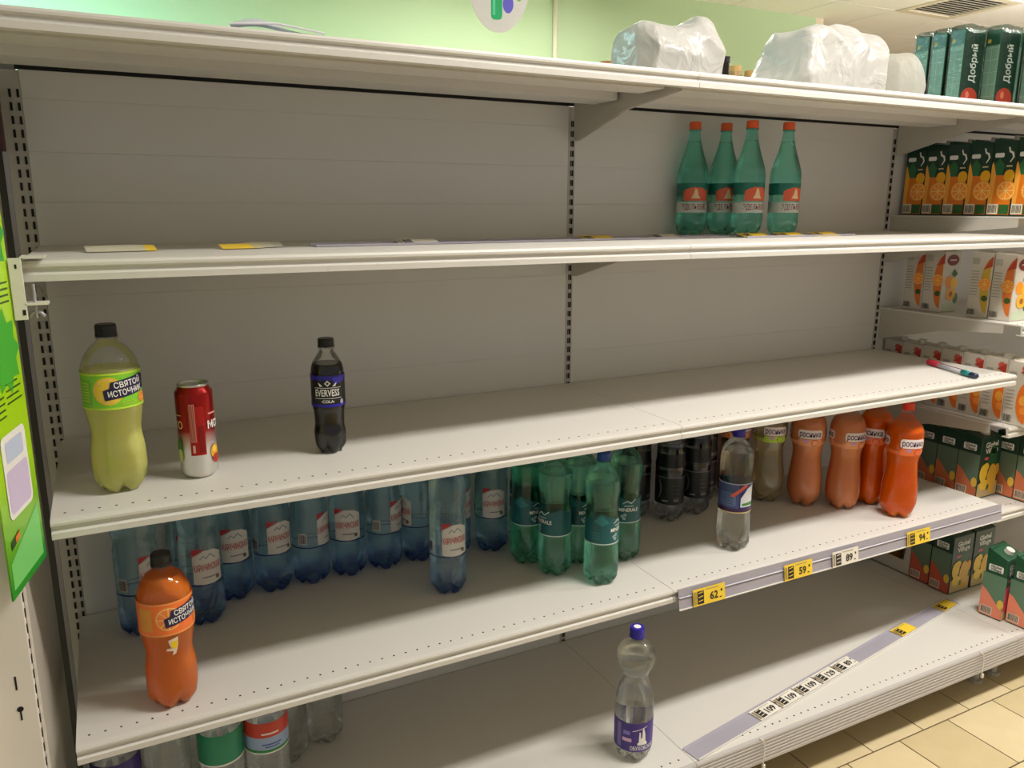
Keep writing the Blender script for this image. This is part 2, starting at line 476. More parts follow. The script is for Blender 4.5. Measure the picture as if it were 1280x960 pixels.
def upright(unit, x, z0=0.02, z1=1.72, cols=((-0.004, 0.0009), (0.0015, 0.0022))):
    lx = 0.034 if len(cols[0]) and cols[0][0] < -0.01 else 0.0125
    u = MB().box(x-lx, x+0.0065, 0.001, 0.03, z0, z1).box(x-0.012, x+0.006, 0.03, 0.04, z0, z1).build('upright', RACK, unit)
    m = MB(); z = z0+0.05
    while z < z1-0.04:
        for dx, hw in cols:
            m.box(x+dx-hw, x+dx+hw, -0.0008, 0.004, z, z+0.015)
        z += 0.025
    o = m.build('slots', HOLE, u); o['kind'] = 'stuff'
    return u

SEAMS = [0.11, 0.272, 0.472, 0.672, 0.872, 1.072, 1.285, 1.37, 1.4725, 1.5695, 1.669, 1.722]
def back_panels(unit, W):
    for a, b in zip(SEAMS[:-1], SEAMS[1:]):
        MB().box(0.0072, W-0.0132, 0.0, 0.0115, a+0.0001, b-0.0001).build('back_panel', PANEL, unit, bevel=0.0005)
    MB().box(0.0005, W-0.0005, -0.0012, 0.003, 1.7215, 1.7348).build('gap_shade_strip', HOLE, unit)  # dark strip painting in the shade line at the top shelf's rear edge
    MB().box(0.008, W-0.026, 0.012, 0.016, 0.1, 1.72).build('backing_sheet', PANEL, unit)

def bay(x, lab, heights, cfg, D=0.5, first_up=True, last_up=False):
    u = empty('shelving_bay', (x, 0, 0)); tag(u, lab, 'shelving', 'bays of the drinks gondola')
    if first_up: upright(u, 0.0, **(dict(cols=((-0.012, 0.0022), (0.0015, 0.0022))) if x == 0 else {}))
    if last_up: upright(u, BAY)
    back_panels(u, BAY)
    for z in heights:
        shelf(u, z, BAY, D, **cfg.get(z, {}))
    shelf(u, Z5, BAY, 0.617, base=True)
    # feet and recessed kick plate
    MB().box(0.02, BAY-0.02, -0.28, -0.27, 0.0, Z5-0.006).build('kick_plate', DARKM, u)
    for xx in (0.03, BAY-0.06):
        MB().box(xx, xx+0.03, -0.56, -0.28, 0.06, Z5-0.006).cyl((xx+0.015, -0.53), 0.012, 0.008, 0.06, 10).cyl((xx+0.015, -0.53), 0.022, 0.0, 0.01, 12).build('foot', RACK, u)
    # rear half of the double-sided rack: only its top shelf shows
    r = MB().box(0.003, BAY-0.003, 0.045, 0.5, Z1-0.03, Z1-0.004).build('rear_top_shelf', SHELF, u)
    return u
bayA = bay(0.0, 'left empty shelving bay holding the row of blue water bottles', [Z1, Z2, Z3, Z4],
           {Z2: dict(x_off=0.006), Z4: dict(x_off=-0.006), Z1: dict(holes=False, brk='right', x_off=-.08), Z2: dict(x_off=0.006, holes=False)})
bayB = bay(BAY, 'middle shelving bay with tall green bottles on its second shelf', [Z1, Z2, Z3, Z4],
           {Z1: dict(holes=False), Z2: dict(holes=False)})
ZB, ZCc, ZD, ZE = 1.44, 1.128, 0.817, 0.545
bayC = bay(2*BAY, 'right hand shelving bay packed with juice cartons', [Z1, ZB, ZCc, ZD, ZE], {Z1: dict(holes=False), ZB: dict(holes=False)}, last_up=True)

# ------------------------------------------------------------------ end rack at the far left, its poster and clamp
er = empty('end_rack', (-0.06, -0.33, 0)); tag(er, 'white end rack post and grey side panel left of the bays', 'shelving')
def W2L(o, *c): return (c[0]-o[0], c[1]-o[0], c[2]-o[1], c[3]-o[1], c[4], c[5])
EO = (-0.06, -0.33)
MB().box(*W2L(EO, -0.10, -0.0385, -0.602, -0.56, 0.0, 1.56)).build('post', WHITEP, er, bevel=0.0015)
pf = MB()
z = 0.1
while z < 1.5:
    pf.box(-0.0388-EO[0], -0.0372-EO[0], -0.598-EO[1], -0.592-EO[1], z, z+0.013); z += 0.025
o = pf.build('slots', HOLE, er); o['kind'] = 'stuff'
MB().box(*W2L(EO, -0.0375, -0.0345, -0.588, -0.582, 0.0, 1.56)).build('post_flange', WHITEP, er)
kh = MB().box(-0.0625-EO[0], -0.0600-EO[0], -0.6026-EO[1], -0.601-EO[1], 0.765, 0.787).box(-0.0615-EO[0], -0.0592-EO[0], -0.6026-EO[1], -0.601-EO[1], 0.714, 0.73)
kh.prism([(-0.0604-EO[0]+0.0045*math.cos(t*PI/5), 0.7325+0.0045*math.sin(t*PI/5)) for t in range(10)], 'y', -0.6026-EO[1], -0.601-EO[1])
kh.build('keyholes', HOLE, er)
MB().box(*W2L(EO, -0.046, -0.042, -0.56, -0.085, 0.02, 1.565)).build('side_panel', RACK, er, bevel=0.001)
MB().box(*W2L(EO, -0.032, -0.0245, -0.062, -0.05, 0.0, 1.565)).build('steel_strip', CHROME, er)
MB().box(*W2L(EO, -0.2, 0.0, 0.042, 0.05, 0.0, 1.736)).build('gap_shade_board', DARKM, er)  # dark board added as shade in the gap, hides the bright wall
MB().box(*W2L(EO, -0.125, -0.103, -0.64, -0.58, 0.0, 0.78)).build('bumper_rail', WHITEP, er, bevel=0.003)
mb = empty('maroon_box', (-0.06, -0.06, 1.566)); tag(mb, 'dark maroon box at the far left edge under the top shelf', 'box')
MB().box(-0.05, 0.033, -0.03, 0.03, 0, 0.12).build('carton_body', pm(70, 12, 16, 0.5), mb, bevel=0.002)
MB().box(-0.051, 0.034, -0.031, 0.031, 0.095, 0.1215).build('lid', pm(50, 8, 12, 0.5), mb, bevel=0.002)

# poster
def poster_material():
    m, N, L, P = principled('poster_print')
    tc = N.new('ShaderNodeTexCoord'); sp = N.new('ShaderNodeSeparateXYZ'); L.new(tc.outputs['Object'], sp.inputs[0])
    nz = N.new('ShaderNodeTexNoise'); nz.inputs['Scale'].default_value = 7; L.new(tc.outputs['Object'], nz.inputs['Vector'])
    ad = N.new('ShaderNodeMath'); ad.operation = 'MULTIPLY_ADD'; ad.inputs[1].default_value = 0.08
    L.new(nz.outputs['Fac'], ad.inputs[0]); L.new(sp.outputs['Z'], ad.inputs[2])
    rp = N.new('ShaderNodeValToRGB'); e = rp.color_ramp.elements
    e[0].position = 0.05; e[0].color = rgb(40, 150, 42); e[1].position = 0.22; e[1].color = rgb(166, 214, 24)
    L.new(ad.outputs[0], rp.inputs[0]); L.new(rp.outputs[0], P.inputs['Base Color'])
    P.inputs['Roughness'].default_value = 0.25
    return m
pdx, pdy = -0.033, -0.150
plen = math.hypot(pdx, pdy)
po = empty('promo_poster', (-0.010, -0.508, 0.93), math.atan2(pdy, pdx)); tag(po, 'lime green promotional poster flag hung at the left shelf end', 'poster')
MB().box(0.0, plen, -0.0012, 0.0012, 0.0, 0.62).build('board', poster_material(), po)
pp = Print()      # on the side facing the bays: u runs from far edge (0) to near edge, seen right to left
DK = pm(40, 70, 20); LG = pm(120, 205, 110); WHT = pm(235, 232, 228)
# v below is height above the poster foot
pp.poly([(0.012, 0.012), (0.145, 0.012), (0.145, 0.05), (0.012, 0.095)], LG, 1)
pp.poly([(0.1, 0.074), (0.1, 0.086), (0.136, 0.079), (0.136, 0.067)], DK, 2)
pp.poly([(0.1, 0.0755), (0.1, 0.0845), (0.118, 0.081), (0.118, 0.072)], pm(225, 120, 40), 3)
pp.rrect(0.025, 0.125, 0.105, 0.225, 0.012, WHT, 2)
pp.rrect(0.032, 0.118, 0.112, 0.175, 0.008, pm(206, 190, 222), 3)
pp.rrect(0.04, 0.11, 0.185, 0.215, 0.006, pm(190, 200, 226), 3)
for k in range(4): pp.rect(0.015+0.01*(k % 2), 0.075, 0.262+0.009*k, 0.2645+0.009*k, DK, 1)
for k in range(4): pp.rect(0.085, 0.145-0.01*(k % 2), 0.248+0.009*k, 0.2505+0.009*k, DK, 1)
for k in range(4): pp.rect(0.015, 0.07, 0.402+0.009*k, 0.4045+0.009*k, DK, 1)
star = []
for k in range(18):
    a = 2*PI*k/18; r = 0.062 if k % 2 else 0.045
    star.append((0.06+r*math.cos(a), 0.335+r*math.sin(a)))
pp.poly(star, pm(70, 175, 50), 1)
star2 = [(x, zz+0.165) for x, zz in star]
pp.poly(star2, pm(60, 165, 60), 1)
me = pp.mesh('poster_print', lambda u, z, o: (u, 0.0013+o, z)); link('print', me, po)

cl = empty('shelf_clamp', (0.003, -0.513, 1.30)); tag(cl, 'white metal clamp holding the green poster to the shelf corner', 'clamp')
MB().box(-0.011, 0.006, -0.003, 0.0, 0.003, 0.093).build('plate', WHITEP, cl, bevel=0.0008)
MB().box(0.004, 0.036, -0.003, 0.05, 0.0925, 0.0945).build('upper_jaw', WHITEP, cl)
MB().box(0.004, 0.034, -0.003, 0.03, 0.024, 0.027).build('lower_jaw', WHITEP, cl)
MB().box(-0.003, -0.0005, -0.0036, -0.003, 0.078, 0.084).build('hole', HOLE, cl)
MB().box(0.0, 0.004, -0.0036, -0.003, 0.010, 0.018).build('hole', HOLE, cl)
sc_ = MB().cyl((0.016, 0.012), 0.0025, 0.004, 0.054, 8).build('clamp_screw', CHROME, cl)
MB().tube([(0.006, 0.012, 0.004), (0.010, 0.012, 0.011), (0.016, 0.012, 0.013), (0.022, 0.012, 0.011), (0.027, 0.012, 0.005)], 0.003, 8).build('wing_nut', CHROME, sc_, smooth=True)

# ================================================================== BOTTLES
def pchip(zs, rs):
    zs = np.array(zs, float); rs = np.array(rs, float)
    h = np.diff(zs); d = np.diff(rs)/h; m = np.zeros(len(zs))
    for i in range(1, len(zs)-1):
        if d[i-1]*d[i] > 0:
            w1, w2 = 2*h[i]+h[i-1], h[i]+2*h[i-1]; m[i] = (w1+w2)/(w1/d[i-1]+w2/d[i])
    m[0], m[-1] = d[0], d[-1]
    def f(z):
        z = min(max(z, zs[0]), zs[-1]); i = int(min(np.searchsorted(zs, z, side='right')-1, len(zs)-2))
        t = (z-zs[i])/h[i]
        return float((2*t**3-3*t**2+1)*rs[i]+(t**3-2*t**2+t)*h[i]*m[i]+(-2*t**3+3*t**2)*rs[i+1]+(t**3-t**2)*h[i]*m[i+1])
    return f

def sstep(a, b, x):
    t = min(max((x-a)/(b-a), 0), 1); return t*t*(3-2*t)

def lathe_mesh(name, rf, z0, z1, mat, rows=56, n=60, petals=5, pdepth=0.22, pz=0.045, inset=0.0, cap_top=False, ribs=None, foot=0.68):
    """surface of revolution with a petal foot; z0 is the foot; inset shrinks it for the drink inside"""
    v, f = [], []
    R0 = rf(0.03)
    def foot_z(th, s): return s*(0.5*(1-math.cos(petals*th)))**2.5 if petals else 0.0
    # foot rings from centre outwards
    rings = []
    for rr, zz, lift in ((0.0, 0.014, 0.0), (0.22, 0.012, 0.25), (0.45, 0.005, 0.7), (foot, 0.0, 1.0)):
        rings.append([(rr*R0*math.cos(2*PI*k/n), rr*R0*math.sin(2*PI*k/n), max(zz, 0)+lift*foot_z(2*PI*k/n, 0.011 if petals else 0)+inset) for k in range(n)])
    zs = [0.004+(z1-0.004)*(i/rows)**0.92 for i in range(rows+1)]
    for zz in zs:
        A = 1-sstep(0.0, pz, zz)
        r0 = rf(zz)
        if ribs: r0 += ribs(zz)
        ring = []
        for k in range(n):
            th = 2*PI*k/n; val = (0.5*(1-math.cos(petals*th)))**2.5 if petals else 0
            rad = r0*(1-pdepth*A*val)
            if A > 0:   # round the foot in
                rad *= 1-(1-foot)*0.75*max(0, 1-zz/0.018)**2
            ring.append(((rad-inset)*math.cos(th), (rad-inset)*math.sin(th), zz+inset*(1 if zz < 0.02 else 0)+foot_z(th, 0.011)*max(0, 1-zz/0.03)))
        rings.append(ring)
    for ring in rings: v += ring
    for i in range(len(rings)-1):
        for k in range(n):
            j = (k+1) % n; f.append((i*n+k, i*n+j, (i+1)*n+j, (i+1)*n+k))
    if cap_top: f.append(tuple((len(rings)-1)*n+k for k in range(n)))
    me = bpy.data.meshes.new(name); me.from_pydata(v, [], f); me.materials.append(mat)
    bm = bmesh.new(); bm.from_mesh(me); bmesh.ops.remove_doubles(bm, verts=bm.verts, dist=1e-6); bmesh.ops.recalc_face_normals(bm, faces=bm.faces); bm.to_mesh(me); bm.free()
    for p in me.polygons: p.use_smooth = True
    if cap_top: me.polygons[len(me.polygons)-1].use_smooth = False
    return me

def cap_mesh(r, h, mat, flare=1.0, dot=None):
    m = MB(); n = 48; b = 0
    prof = [(r*flare, 0), (r*flare, h*0.18), (r, h*0.24), (r, h*0.86), (r*0.93, h), (0.0001, h)]
    rows = []
    for i, (rr, zz) in enumerate(prof):
        row = []
        for k in range(n):
            a = 2*PI*k/n; q = rr*(1+(0.022 if (k % 2 and 1 < i < 4) else 0)); row.append((q*math.cos(a), q*math.sin(a), zz))
        rows.append(row)
    for row in rows: m.v += row
    for i in range(len(rows)-1):
        for k in range(n):
            j = (k+1) % n; m.f.append((i*n+k, i*n+j, (i+1)*n+j, (i+1)*n+k)); m.mi.append(0)
    mats = [mat]
    if dot:
        mats.append(dot); m.cur = 1; m.cyl((0, 0), r*0.5, h-0.0002, h+0.0005, 20)
    return m.mesh('cap', mats)

class Kind:
    """one kind of bottle; meshes are made once and shared"""
    def __init__(s, prof, h, cap_h, cap_r, cap_mat, shell, liq, fill, ribs=None, petals=5, flare=1.05, dot=None, pdepth=0.22, pz=0.045, foot=0.68):
        s.rf = pchip([p[0] for p in prof], [p[1] for p in prof]); s.h = h; s.cap_h = cap_h
        zc = h-cap_h
        s.body = lathe_mesh('body', s.rf, 0, zc+0.004, shell, ribs=ribs, petals=petals, pdepth=pdepth, pz=pz, foot=foot)
        s.liq = lathe_mesh('drink', s.rf, 0, fill, liq, rows=44, inset=0.0009, cap_top=True, ribs=ribs, petals=petals, pdepth=pdepth, pz=pz, foot=foot) if fill else None
        s.cap = cap_mesh(cap_r, cap_h, cap_mat, flare, dot)
        rn = s.rf(zc)
        m = MB(); m.cyl((0, 0), rn+0.0035, zc-0.003, zc-0.0005, 28)
        s.ring = m.mesh('neck_ring', shell)
        s.prints = {}
    def label(s, pr, key):
        if key not in s.prints:
            s.prints[key] = pr.mesh('label', map_wrap(s.rf), step=0.0045, zstep=0.012)
        return s.prints[key]
    def place(s, name, x, y, z, delta, label, cat, group=None, pr=None, key=0, liq=None, shell=None, cap=None):
        """delta: degrees the label is turned to the right of facing the viewer"""
        face = math.atan2(CAM[1]-y, CAM[0]-x)            # direction towards the aisle viewpoint
        rz = face+PI/2+math.radians(delta)
        t = empty(name, (x, y, z+.0008), rz); tag(t, label, cat, group)
        b = link('body', s.body, t)
        if shell: b.material_slots[0].link = 'OBJECT'; b.material_slots[0].material = shell
        if s.liq:
            l = link('drink', s.liq, t)
            if liq: l.material_slots[0].link = 'OBJECT'; l.material_slots[0].material = liq
        c = link('cap', s.cap, t, (0, 0, s.h-s.cap_h))
        if cap: c.material_slots[0].link = 'OBJECT'; c.material_slots[0].material = cap
        link('neck_ring', s.ring, t)
        if pr is not None: link('label', s.label(pr, key), t)
        return t

CLEAR = shell_mat('clear_pet', (0.96, 0.97, 0.96, 1))
NAVY = pm(30, 22, 70); WH = pm(238, 236, 230)

# --- lemon and orange drink with the navy banner ------------------------------------
P_SV = [(0, .036), (.02, .043), (.045, .0448), (.068, .0445), (.105, .0405), (.135, .0445), (.15, .0462), (.21, .0462), (.222, .0445), (.239, .0375), (.253, .027), (.262, .0165), (.268, .0145), (.30, .0142)]
def sv_label(band, edge, fruit, back):
    p = Print()
    p.rect(-0.143, 0.143, .151, .213, band, 0)
    p.rect(-0.143, 0.143, .151, .1545, edge, 1); p.rect(-0.143, 0.143, .2095, .213, edge, 1)
    for cx in (0.0, 0.142, -0.142):
        pass
    p.orange(-0.024, .183, .024, 1, fruit, fruit)
    p.orange(0.036, .165, .010, 1, pm(235, 120, 60))
    p.poly([(-0.03, .167), (0.03, .176), (0.04, .181), (0.042, .204), (0.034, .207), (-0.02, .198), (-0.022, .188), (-0.032, .184)], NAVY, 4)
    p.text('СВЯТОЙ', .0135, .008, .1935, WH, 5, rot=.10, bold=.00025, width=.046)
    p.text('ИСТОЧНИК', .0135, .004, .1795, WH, 5, rot=.10, bold=.00025, width=.058)
    for k in range(3): p.rect(-.005, .02, .163-.0025*k, .164-.0025*k, edge, 4)
    p.rect(-.078, -.052, .160, .203, back, 1)
    for k in range(7): p.rect(-.076, -.055, .165+.005*k, .1665+.005*k, edge, 2)
    return p
LEMON = liquid_mat('lemon_drink', rgb(252, 250, 150), 0.45, 0.10, sss=(.05, .05, .01))
ORANGE = liquid_mat('orange_drink', rgb(255, 140, 48), 0.30, 0.06, clear=.12, sss=(.05, .02, .006))
k_sv = Kind(P_SV, .29, .021, .0165, BLACKP, CLEAR, LEMON, .216, flare=1.06, pdepth=.16)
k_sv2 = Kind(P_SV, .29, .021, .0165, BLACKP, CLEAR, ORANGE, .25, flare=1.06, pdepth=.16)
k_sv.place('lemon_drink_bottle', .108, -.378, Z3, 22, 'tall bottle of cloudy yellow lemon drink with green label', 'bottle', None,
           sv_label(pm(130, 205, 50), pm(190, 225, 60), pm(240, 205, 40), pm(120, 190, 50)), 0)
t = k_sv2.place('orange_drink_bottle', .155, -.422, Z4, 34, 'dark orange drink bottle with black cap below the yellow one', 'bottle', None,
           sv_label(pm(246, 120, 50), pm(240, 150, 80), pm(240, 130, 60), pm(226, 160, 50)), 0)
st = Print()
st.poly([(-.012, .142), (.004, .146), (.004, .13), (.002, .12), (.0, .112), (-.006, .110), (-.004, .118), (-.016, .121), (-.014, .125), (-.008, .126), (-.011, .135)], pm(236, 214, 196), 1)
st.poly([(-.008, .138), (.003, .140), (.002, .124), (-.006, .124)], pm(246, 206, 20), 2)
st_me = st.mesh('torn_sticker', map_wrap(lambda z: k_sv2.rf(z)), step=.004, zstep=.008)
so = link('torn_sticker', st_me, t); so.rotation_euler = (0, 0, math.radians(-20)); so['label'] = 'torn white and yellow sticker'

# --- cola half litre ------------------------------------------------------------------
P_CO = [(0, .025), (.02, .0315), (.04, .032), (.06, .0295), (.085, .0305), (.095, .0325), (.165, .0325), (.178, .0305), (.195, .0215), (.207, .0145), (.212, .0135), (.24, .013)]
COLA = liquid_mat('cola_drink', rgb(28, 14, 10), 0.55, 0.03)
k_co = Kind(P_CO, .231, .017, .0155, BLACKP, CLEAR, COLA, .182, pdepth=.18)
pc = Print()
BLK = pm(14, 13, 20); BLU = pm(38, 30, 150)
pc.rect(-.1, .1, .098, .161, BLK, 0); pc.rect(-.1, .1, .152, .161, BLU, 1); pc.rect(-.1, .1, .098, .104, BLU, 1)
pc.poly([(.012, .143), (.04, .15), (.04, .160), (.008, .157)], pm(60, 50, 190), 2)
for zz in (.1155, .1365): pc.rect(-.028, .026, zz, zz+.001, WH, 2)
pc.text('EVERVESS', .019, -.002, .1265, WH, 3, bold=.0004, width=.047)
pc.text('·COLA·', .008, -.001, .1095, WH, 3, bold=.0002)
pc.poly([(-.019, .148), (-.016, .140), (-.010, .140), (-.014, .1445)], WH, 2)
pc.poly([(.017, .148), (.014, .140), (.008, .140), (.012, .1445)], WH, 2)
pc.poly([(-.001, .152), (-.007, .146), (-.001, .140), (.005, .146)], WH, 2); pc.poly([(-.001, .149), (-.004, .146), (-.001, .143), (.002, .146)], BLK, 3)
pc.ell(.027, .108, .004, .005, pm(170, 170, 175), 3)
k_co.place('cola_bottle', .491, -.330, Z3, 0, 'small dark cola bottle with black and blue label beside the can', 'bottle', None, pc, 0)

# --- green bottles with orange caps ------------------------------------------------------
P_ED = [(0, .033), (.018, .041), (.04, .0425), (.06, .0415), (.095, .0415), (.13, .0425), (.155, .043), (.175, .041), (.20, .034), (.235, .0235), (.265, .0165), (.285, .0145), (.31, .0142)]
GPET = shell_mat('green_pet', (0.56, 0.92, 0.84, 1))
GWATER = liquid_mat('water_in_green', (0.93, 1.0, 0.97, 1), 1.0, 0.0, 1.33, 0.4)
k_ed = Kind(P_ED, .306, .021, .0158, pm(226, 92, 40), GPET, GWATER, .255, pdepth=.2)
pe = Print()
pe.rect(-.131, .131, .112, .142, pm(22, 110, 92), 0); pe.rect(-.131, .131, .062, .092, pm(200, 206, 196), 0)
pe.poly([(-.034, .094), (.038, .094), (.038, .12), (.02, .128), (-.006, .131), (-.024, .126), (-.034, .12)], pm(214, 92, 56), 1)
pe.poly([(-.012, .1), (.014, .1), (.008, .108), (.004, .124), (-.002, .128), (-.006, .112)], pm(226, 196, 150), 2)
pe.text('ЭДЕЛЬВЕЙС', .021, 0, .0765, pm(134, 44, 34), 2, bold=.0001, width=.074)
pe.rect(-.131, .131, .0885, .0915, pm(150, 190, 170), 1)
for (x, y, d, lab) in ((1.612, -.055, 14, 'leftmost of the green bottles with orange caps'), (1.713, -.068, 20, 'second green bottle with orange cap from the left'),
                       (1.7246, -.157, 34, 'third green bottle with orange cap, right end of the trio'), (1.848, -.168, 44, 'green bottle with orange cap standing apart on the right')):
    k_ed.place('mineral_water_bottle', x, y, Z2, d, lab, 'bottle', 'green bottles on the second shelf', pe, 0)

# --- blue mineral water ---------------------------------------------------------------------
P_KA = [(z_, r_*.97) for z_, r_ in [(0, .036), (.018, .0440), (.04, .0452), (.095, .0448), (.19, .0452), (.204, .0425), (.212, .0425), (.222, .0452), (.262, .0450), (.285, .038), (.305, .024), (.315, .0148), (.34, .0142)]]
def ka_ribs(z):
    return (0.0007*math.sin(2*PI*z/0.011) if (0.05 < z < 0.098 or 0.225 < z < 0.262) else 0.0)
BPET = shell_mat('blue_pet', (0.82, 0.945, 0.985, 1), bump=0.4, foot=(0.18, 0.30, 0.75, 1))
BWATER = liquid_mat('water_in_blue', (0.93, 0.98, 1.0, 1), 1.0, 0.0, 1.33, 0.45)
k_ka = Kind(P_KA, .335, .018, .0155, pm(30, 60, 170), BPET, BWATER, .29, ribs=ka_ribs, pdepth=.26, pz=.05)
pk = Print()
LBW = pm(206, 202, 196); RED = pm(176, 40, 46)
pk.poly([(-.03, .104), (-.01, .101), (.012, .101), (.031, .105), (.031, .168), (.014, .178), (-.006, .178), (-.03, .166)], LBW, 1)
pk.poly([(-.03, .166), (-.03, .182), (-.006, .182), (-.016, .176)], RED, 2)
pk.poly([(-.016, .160), (-.008, .168), (-.002, .162), (.006, .171), (.018, .159), (.016, .157), (.006, .167), (-.002, .158), (-.008, .165), (-.014, .158)], pm(140, 150, 160), 2)
pk.text('КАРАЧИНСКАЯ', .021, .0, .139, RED, 2, bold=.00035, width=.056, rot=.03)
pk.rect(-.012, .022, .116, .1185, pm(120, 110, 120), 2)
pk.ell(.02, .113, .0045, .0045, pm(110, 90, 50), 2)
pk.rect(-.075, -.055, .108, .136, LBW, 1); pk.bars(-.073, -.057, .111, .133, pm(50, 50, 55), 2, 8)
pk.rect(-.135, .135, .098, .101, pm(20, 40, 90), 0)
KA = [(.117, -.125, 44, 'blue water bottle at the left end behind the dark orange drink'),
      (.243, -.140, 16, 'blue water bottle just right of the dark orange drink'),
      (.225, -.047, 10, 'blue water bottle half hidden behind the one beside the orange drink'),
      (.318, -.055, 10, 'blue water bottle third along the back row'),
      (.409, -.053, 26, 'blue water bottle fourth along the back row'),
      (.498, -.053, 62, 'blue water bottle with its barcode towards us, fifth in the back row'),
      (.590, -.053, 0, 'blue water bottle with its white label facing straight out'),
      (.682, -.055, 62, 'blue water bottle with its white label cut off at the right edge, back row'),
      (.774, -.053, -62, 'blue water bottle with label turned left and barcode showing'),
      (.776, -.250, 22, 'blue water bottle standing forward of the blue row'),
      (.872, -.060, 70, 'blue water bottle hidden behind the forward blue one'),
      (.968, -.085, 10, 'blue water bottle at the right end next to the green bottles')]
for x, y, d, lab in KA:
    k_ka.place('blue_water_bottle', x, y, Z4, d, lab, 'bottle', 'blue water bottles on the fourth shelf', pk, 0)

# --- green mineral water with teal label ------------------------------------------------------
P_MI = [(0, .034), (.018, .0415), (.04, .0425), (.085, .0425), (.105, .0405), (.16, .0400), (.185, .0385), (.205, .0385), (.235, .0420), (.258, .0418), (.278, .034), (.292, .022), (.302, .0145), (.33, .014)]
GPET2 = shell_mat('green_pet_teal', (0.54, 0.89, 0.79, 1))
k_mi = Kind(P_MI, .327, .020, .0155, pm(24, 70, 150), GPET2, GWATER, .262, pdepth=.24)
pmn = Print()
TEAL = pm(14, 88, 92); TEAL2 = pm(40, 120, 122); TW_ = pm(196, 214, 210)
pmn.poly([(-.127, .108), (.127, .108), (.127, .166), (.09, .168), (.06, .176), (.03, .166), (0.0, .172), (-.03, .186), (-.06, .168), (-.1, .172), (-.127, .166)], TEAL, 0)
pmn.rect(-.127, .127, .108, .1105, TW_, 1)
pmn.poly([(-.05, .165), (-.03, .183), (-.012, .163), (-.03, .155)], TEAL2, 1)
pmn.poly([(.0, .160), (.012, .168), (.022, .162), (.034, .172), (.034, .169), (.022, .159), (.012, .165), (.0, .158)], TW_, 1)
pmn.rect(.004, .028, .1525, .1545, TW_, 2)
pmn.text('MINERALE', .013, .016, .143, WH, 2, bold=.0002, width=.05)
for cx, cz in ((.0, .126), (.007, .130), (.005, .120)):
    pmn.ell(cx, cz, .0036, .0036, TW_, 1); pmn.ell(cx, cz, .0018, .0018, TEAL, 2)
for k in range(3): pmn.rect(-.075, -.035, .122+.007*k, .124+.007*k, TEAL2, 1)
MI = [(1.062, -.098, -60, 'green bottle at the back left of the green group, mostly hidden'),
      (1.018, -.192, 22, 'green bottle with teal label directly right of the blue bottles'),
      (1.048, -.282, -70, 'second frontmost green bottle, teal label without large lettering'),
      (1.137, -.252, 12, 'green bottle wedged behind between the two front green ones'),
      (1.125, -.374, 44, 'frontmost green bottle with blue cap and clear water'),
      (1.252, -.288, -8, 'green bottle at the right end of the green group')]
for x, y, d, lab in MI:
    k_mi.place('green_water_bottle', x, y, Z4, d, lab, 'bottle', 'green water bottles on the fourth shelf', pmn, 0)

# --- dark cola litre bottles -------------------------------------------------------------------
P_DK = [(0, .034), (.018, .0415), (.042, .0425), (.05, .0415), (.135, .0415), (.145, .0425), (.165, .0425), (.19, .0395), (.215, .0405), (.24, .036), (.27, .024), (.288, .0150), (.32, .0142)]
GREYW = liquid_mat('smoky_water', (0.90, 0.92, 0.94, 1), 1.0, 0.0, 1.33, 0.35)
k_dk = Kind(P_DK, .305, .018, .0155, BLACKP, shell_mat('grey_pet', (0.92, 0.93, 0.94, 1)), GREYW, .235, pdepth=.2)
pdk = Print()
pdk.rect(-.132, .132, .055, .135, pm(12, 12, 14), 0); pdk.rect(-.13, .13, .165, .205, pm(12, 12, 14), 0); pdk.rect(-.13, .13, .1345, .137, pm(110, 112, 116), 1)
for k in range(4): pdk.rect(.008, .03, .075+.012*k, .077+.012*k, pm(70, 70, 74), 1)
pdk.ell(-.035, .1, .012, .028, pm(110, 112, 116), 1); pdk.ell(-.039, .1, .012, .028, pm(12, 12, 14), 2)
pdk.rect(-.02, -.004, .064, .068, pm(150, 150, 152), 1); pdk.rect(.012, .028, .064, .072, pm(110, 110, 112), 2)
for x, y, d, lab in [(1.452, -.062, 30, 'dark cola bottle at the left of the dark group by the green bottles'), (1.522, -.130, 0, 'front dark cola bottle with grey shoulder'),
                     (1.625, -.122, 6, 'dark cola bottle just left of the clear blue capped bottle'), (1.704, -.058, 20, 'dark cola bottle behind the clear blue capped bottle')]:
    k_dk.place('dark_cola_bottle', x, y, Z4, d, lab, 'bottle', 'dark cola bottles on the fourth shelf', pdk, 0)

# --- clear bottle with blue cap ----------------------------------------------------------------
WATER = liquid_mat('clear_water', (0.97, 0.98, 0.97, 1), 1.0, 0.0, 1.33, 0.3)
P_CB = [(0, .038), (.02, .0440), (.05, .0440), (.09, .0430), (.115, .0420), (.20, .0422), (.235, .0435), (.265, .0420), (.285, .034), (.298, .0215), (.307, .0148), (.335, .0142)]
k_cb = Kind(P_CB, .328, .020, .0158, pm(40, 36, 160), CLEAR, WATER, .272, pdepth=.28, pz=.05)
pcb = Print()
pcb.rect(-.132, .132, .112, .19, pm(64, 78, 124), 0); pcb.rect(-.132, .132, .112, .122, pm(56, 26, 70), 1); pcb.rect(-.132, .132, .1095, .112, pm(206, 190, 120), 1)
pcb.rect(-.132, .132, .187, .19, pm(160, 170, 190), 1)
pcb.rrect(-.045, .0, .128, .165, .004, pm(92, 110, 156), 1)
for k in range(4): pcb.rect(-.04, -.006, .133+.008*k, .1355+.008*k, pm(70, 84, 130), 2)
pcb.rect(.008, .05, .122, .187, pm(30, 34, 110), 1); pcb.poly([(.012, .126), (.05, .126), (.05, .186), (.03, .176), (.012, .15)], pm(214, 216, 220), 2)
pcb.poly([(-.014, .158), (-.008, .152), (.03, .184), (.022, .188)], pm(206, 90, 66), 3)
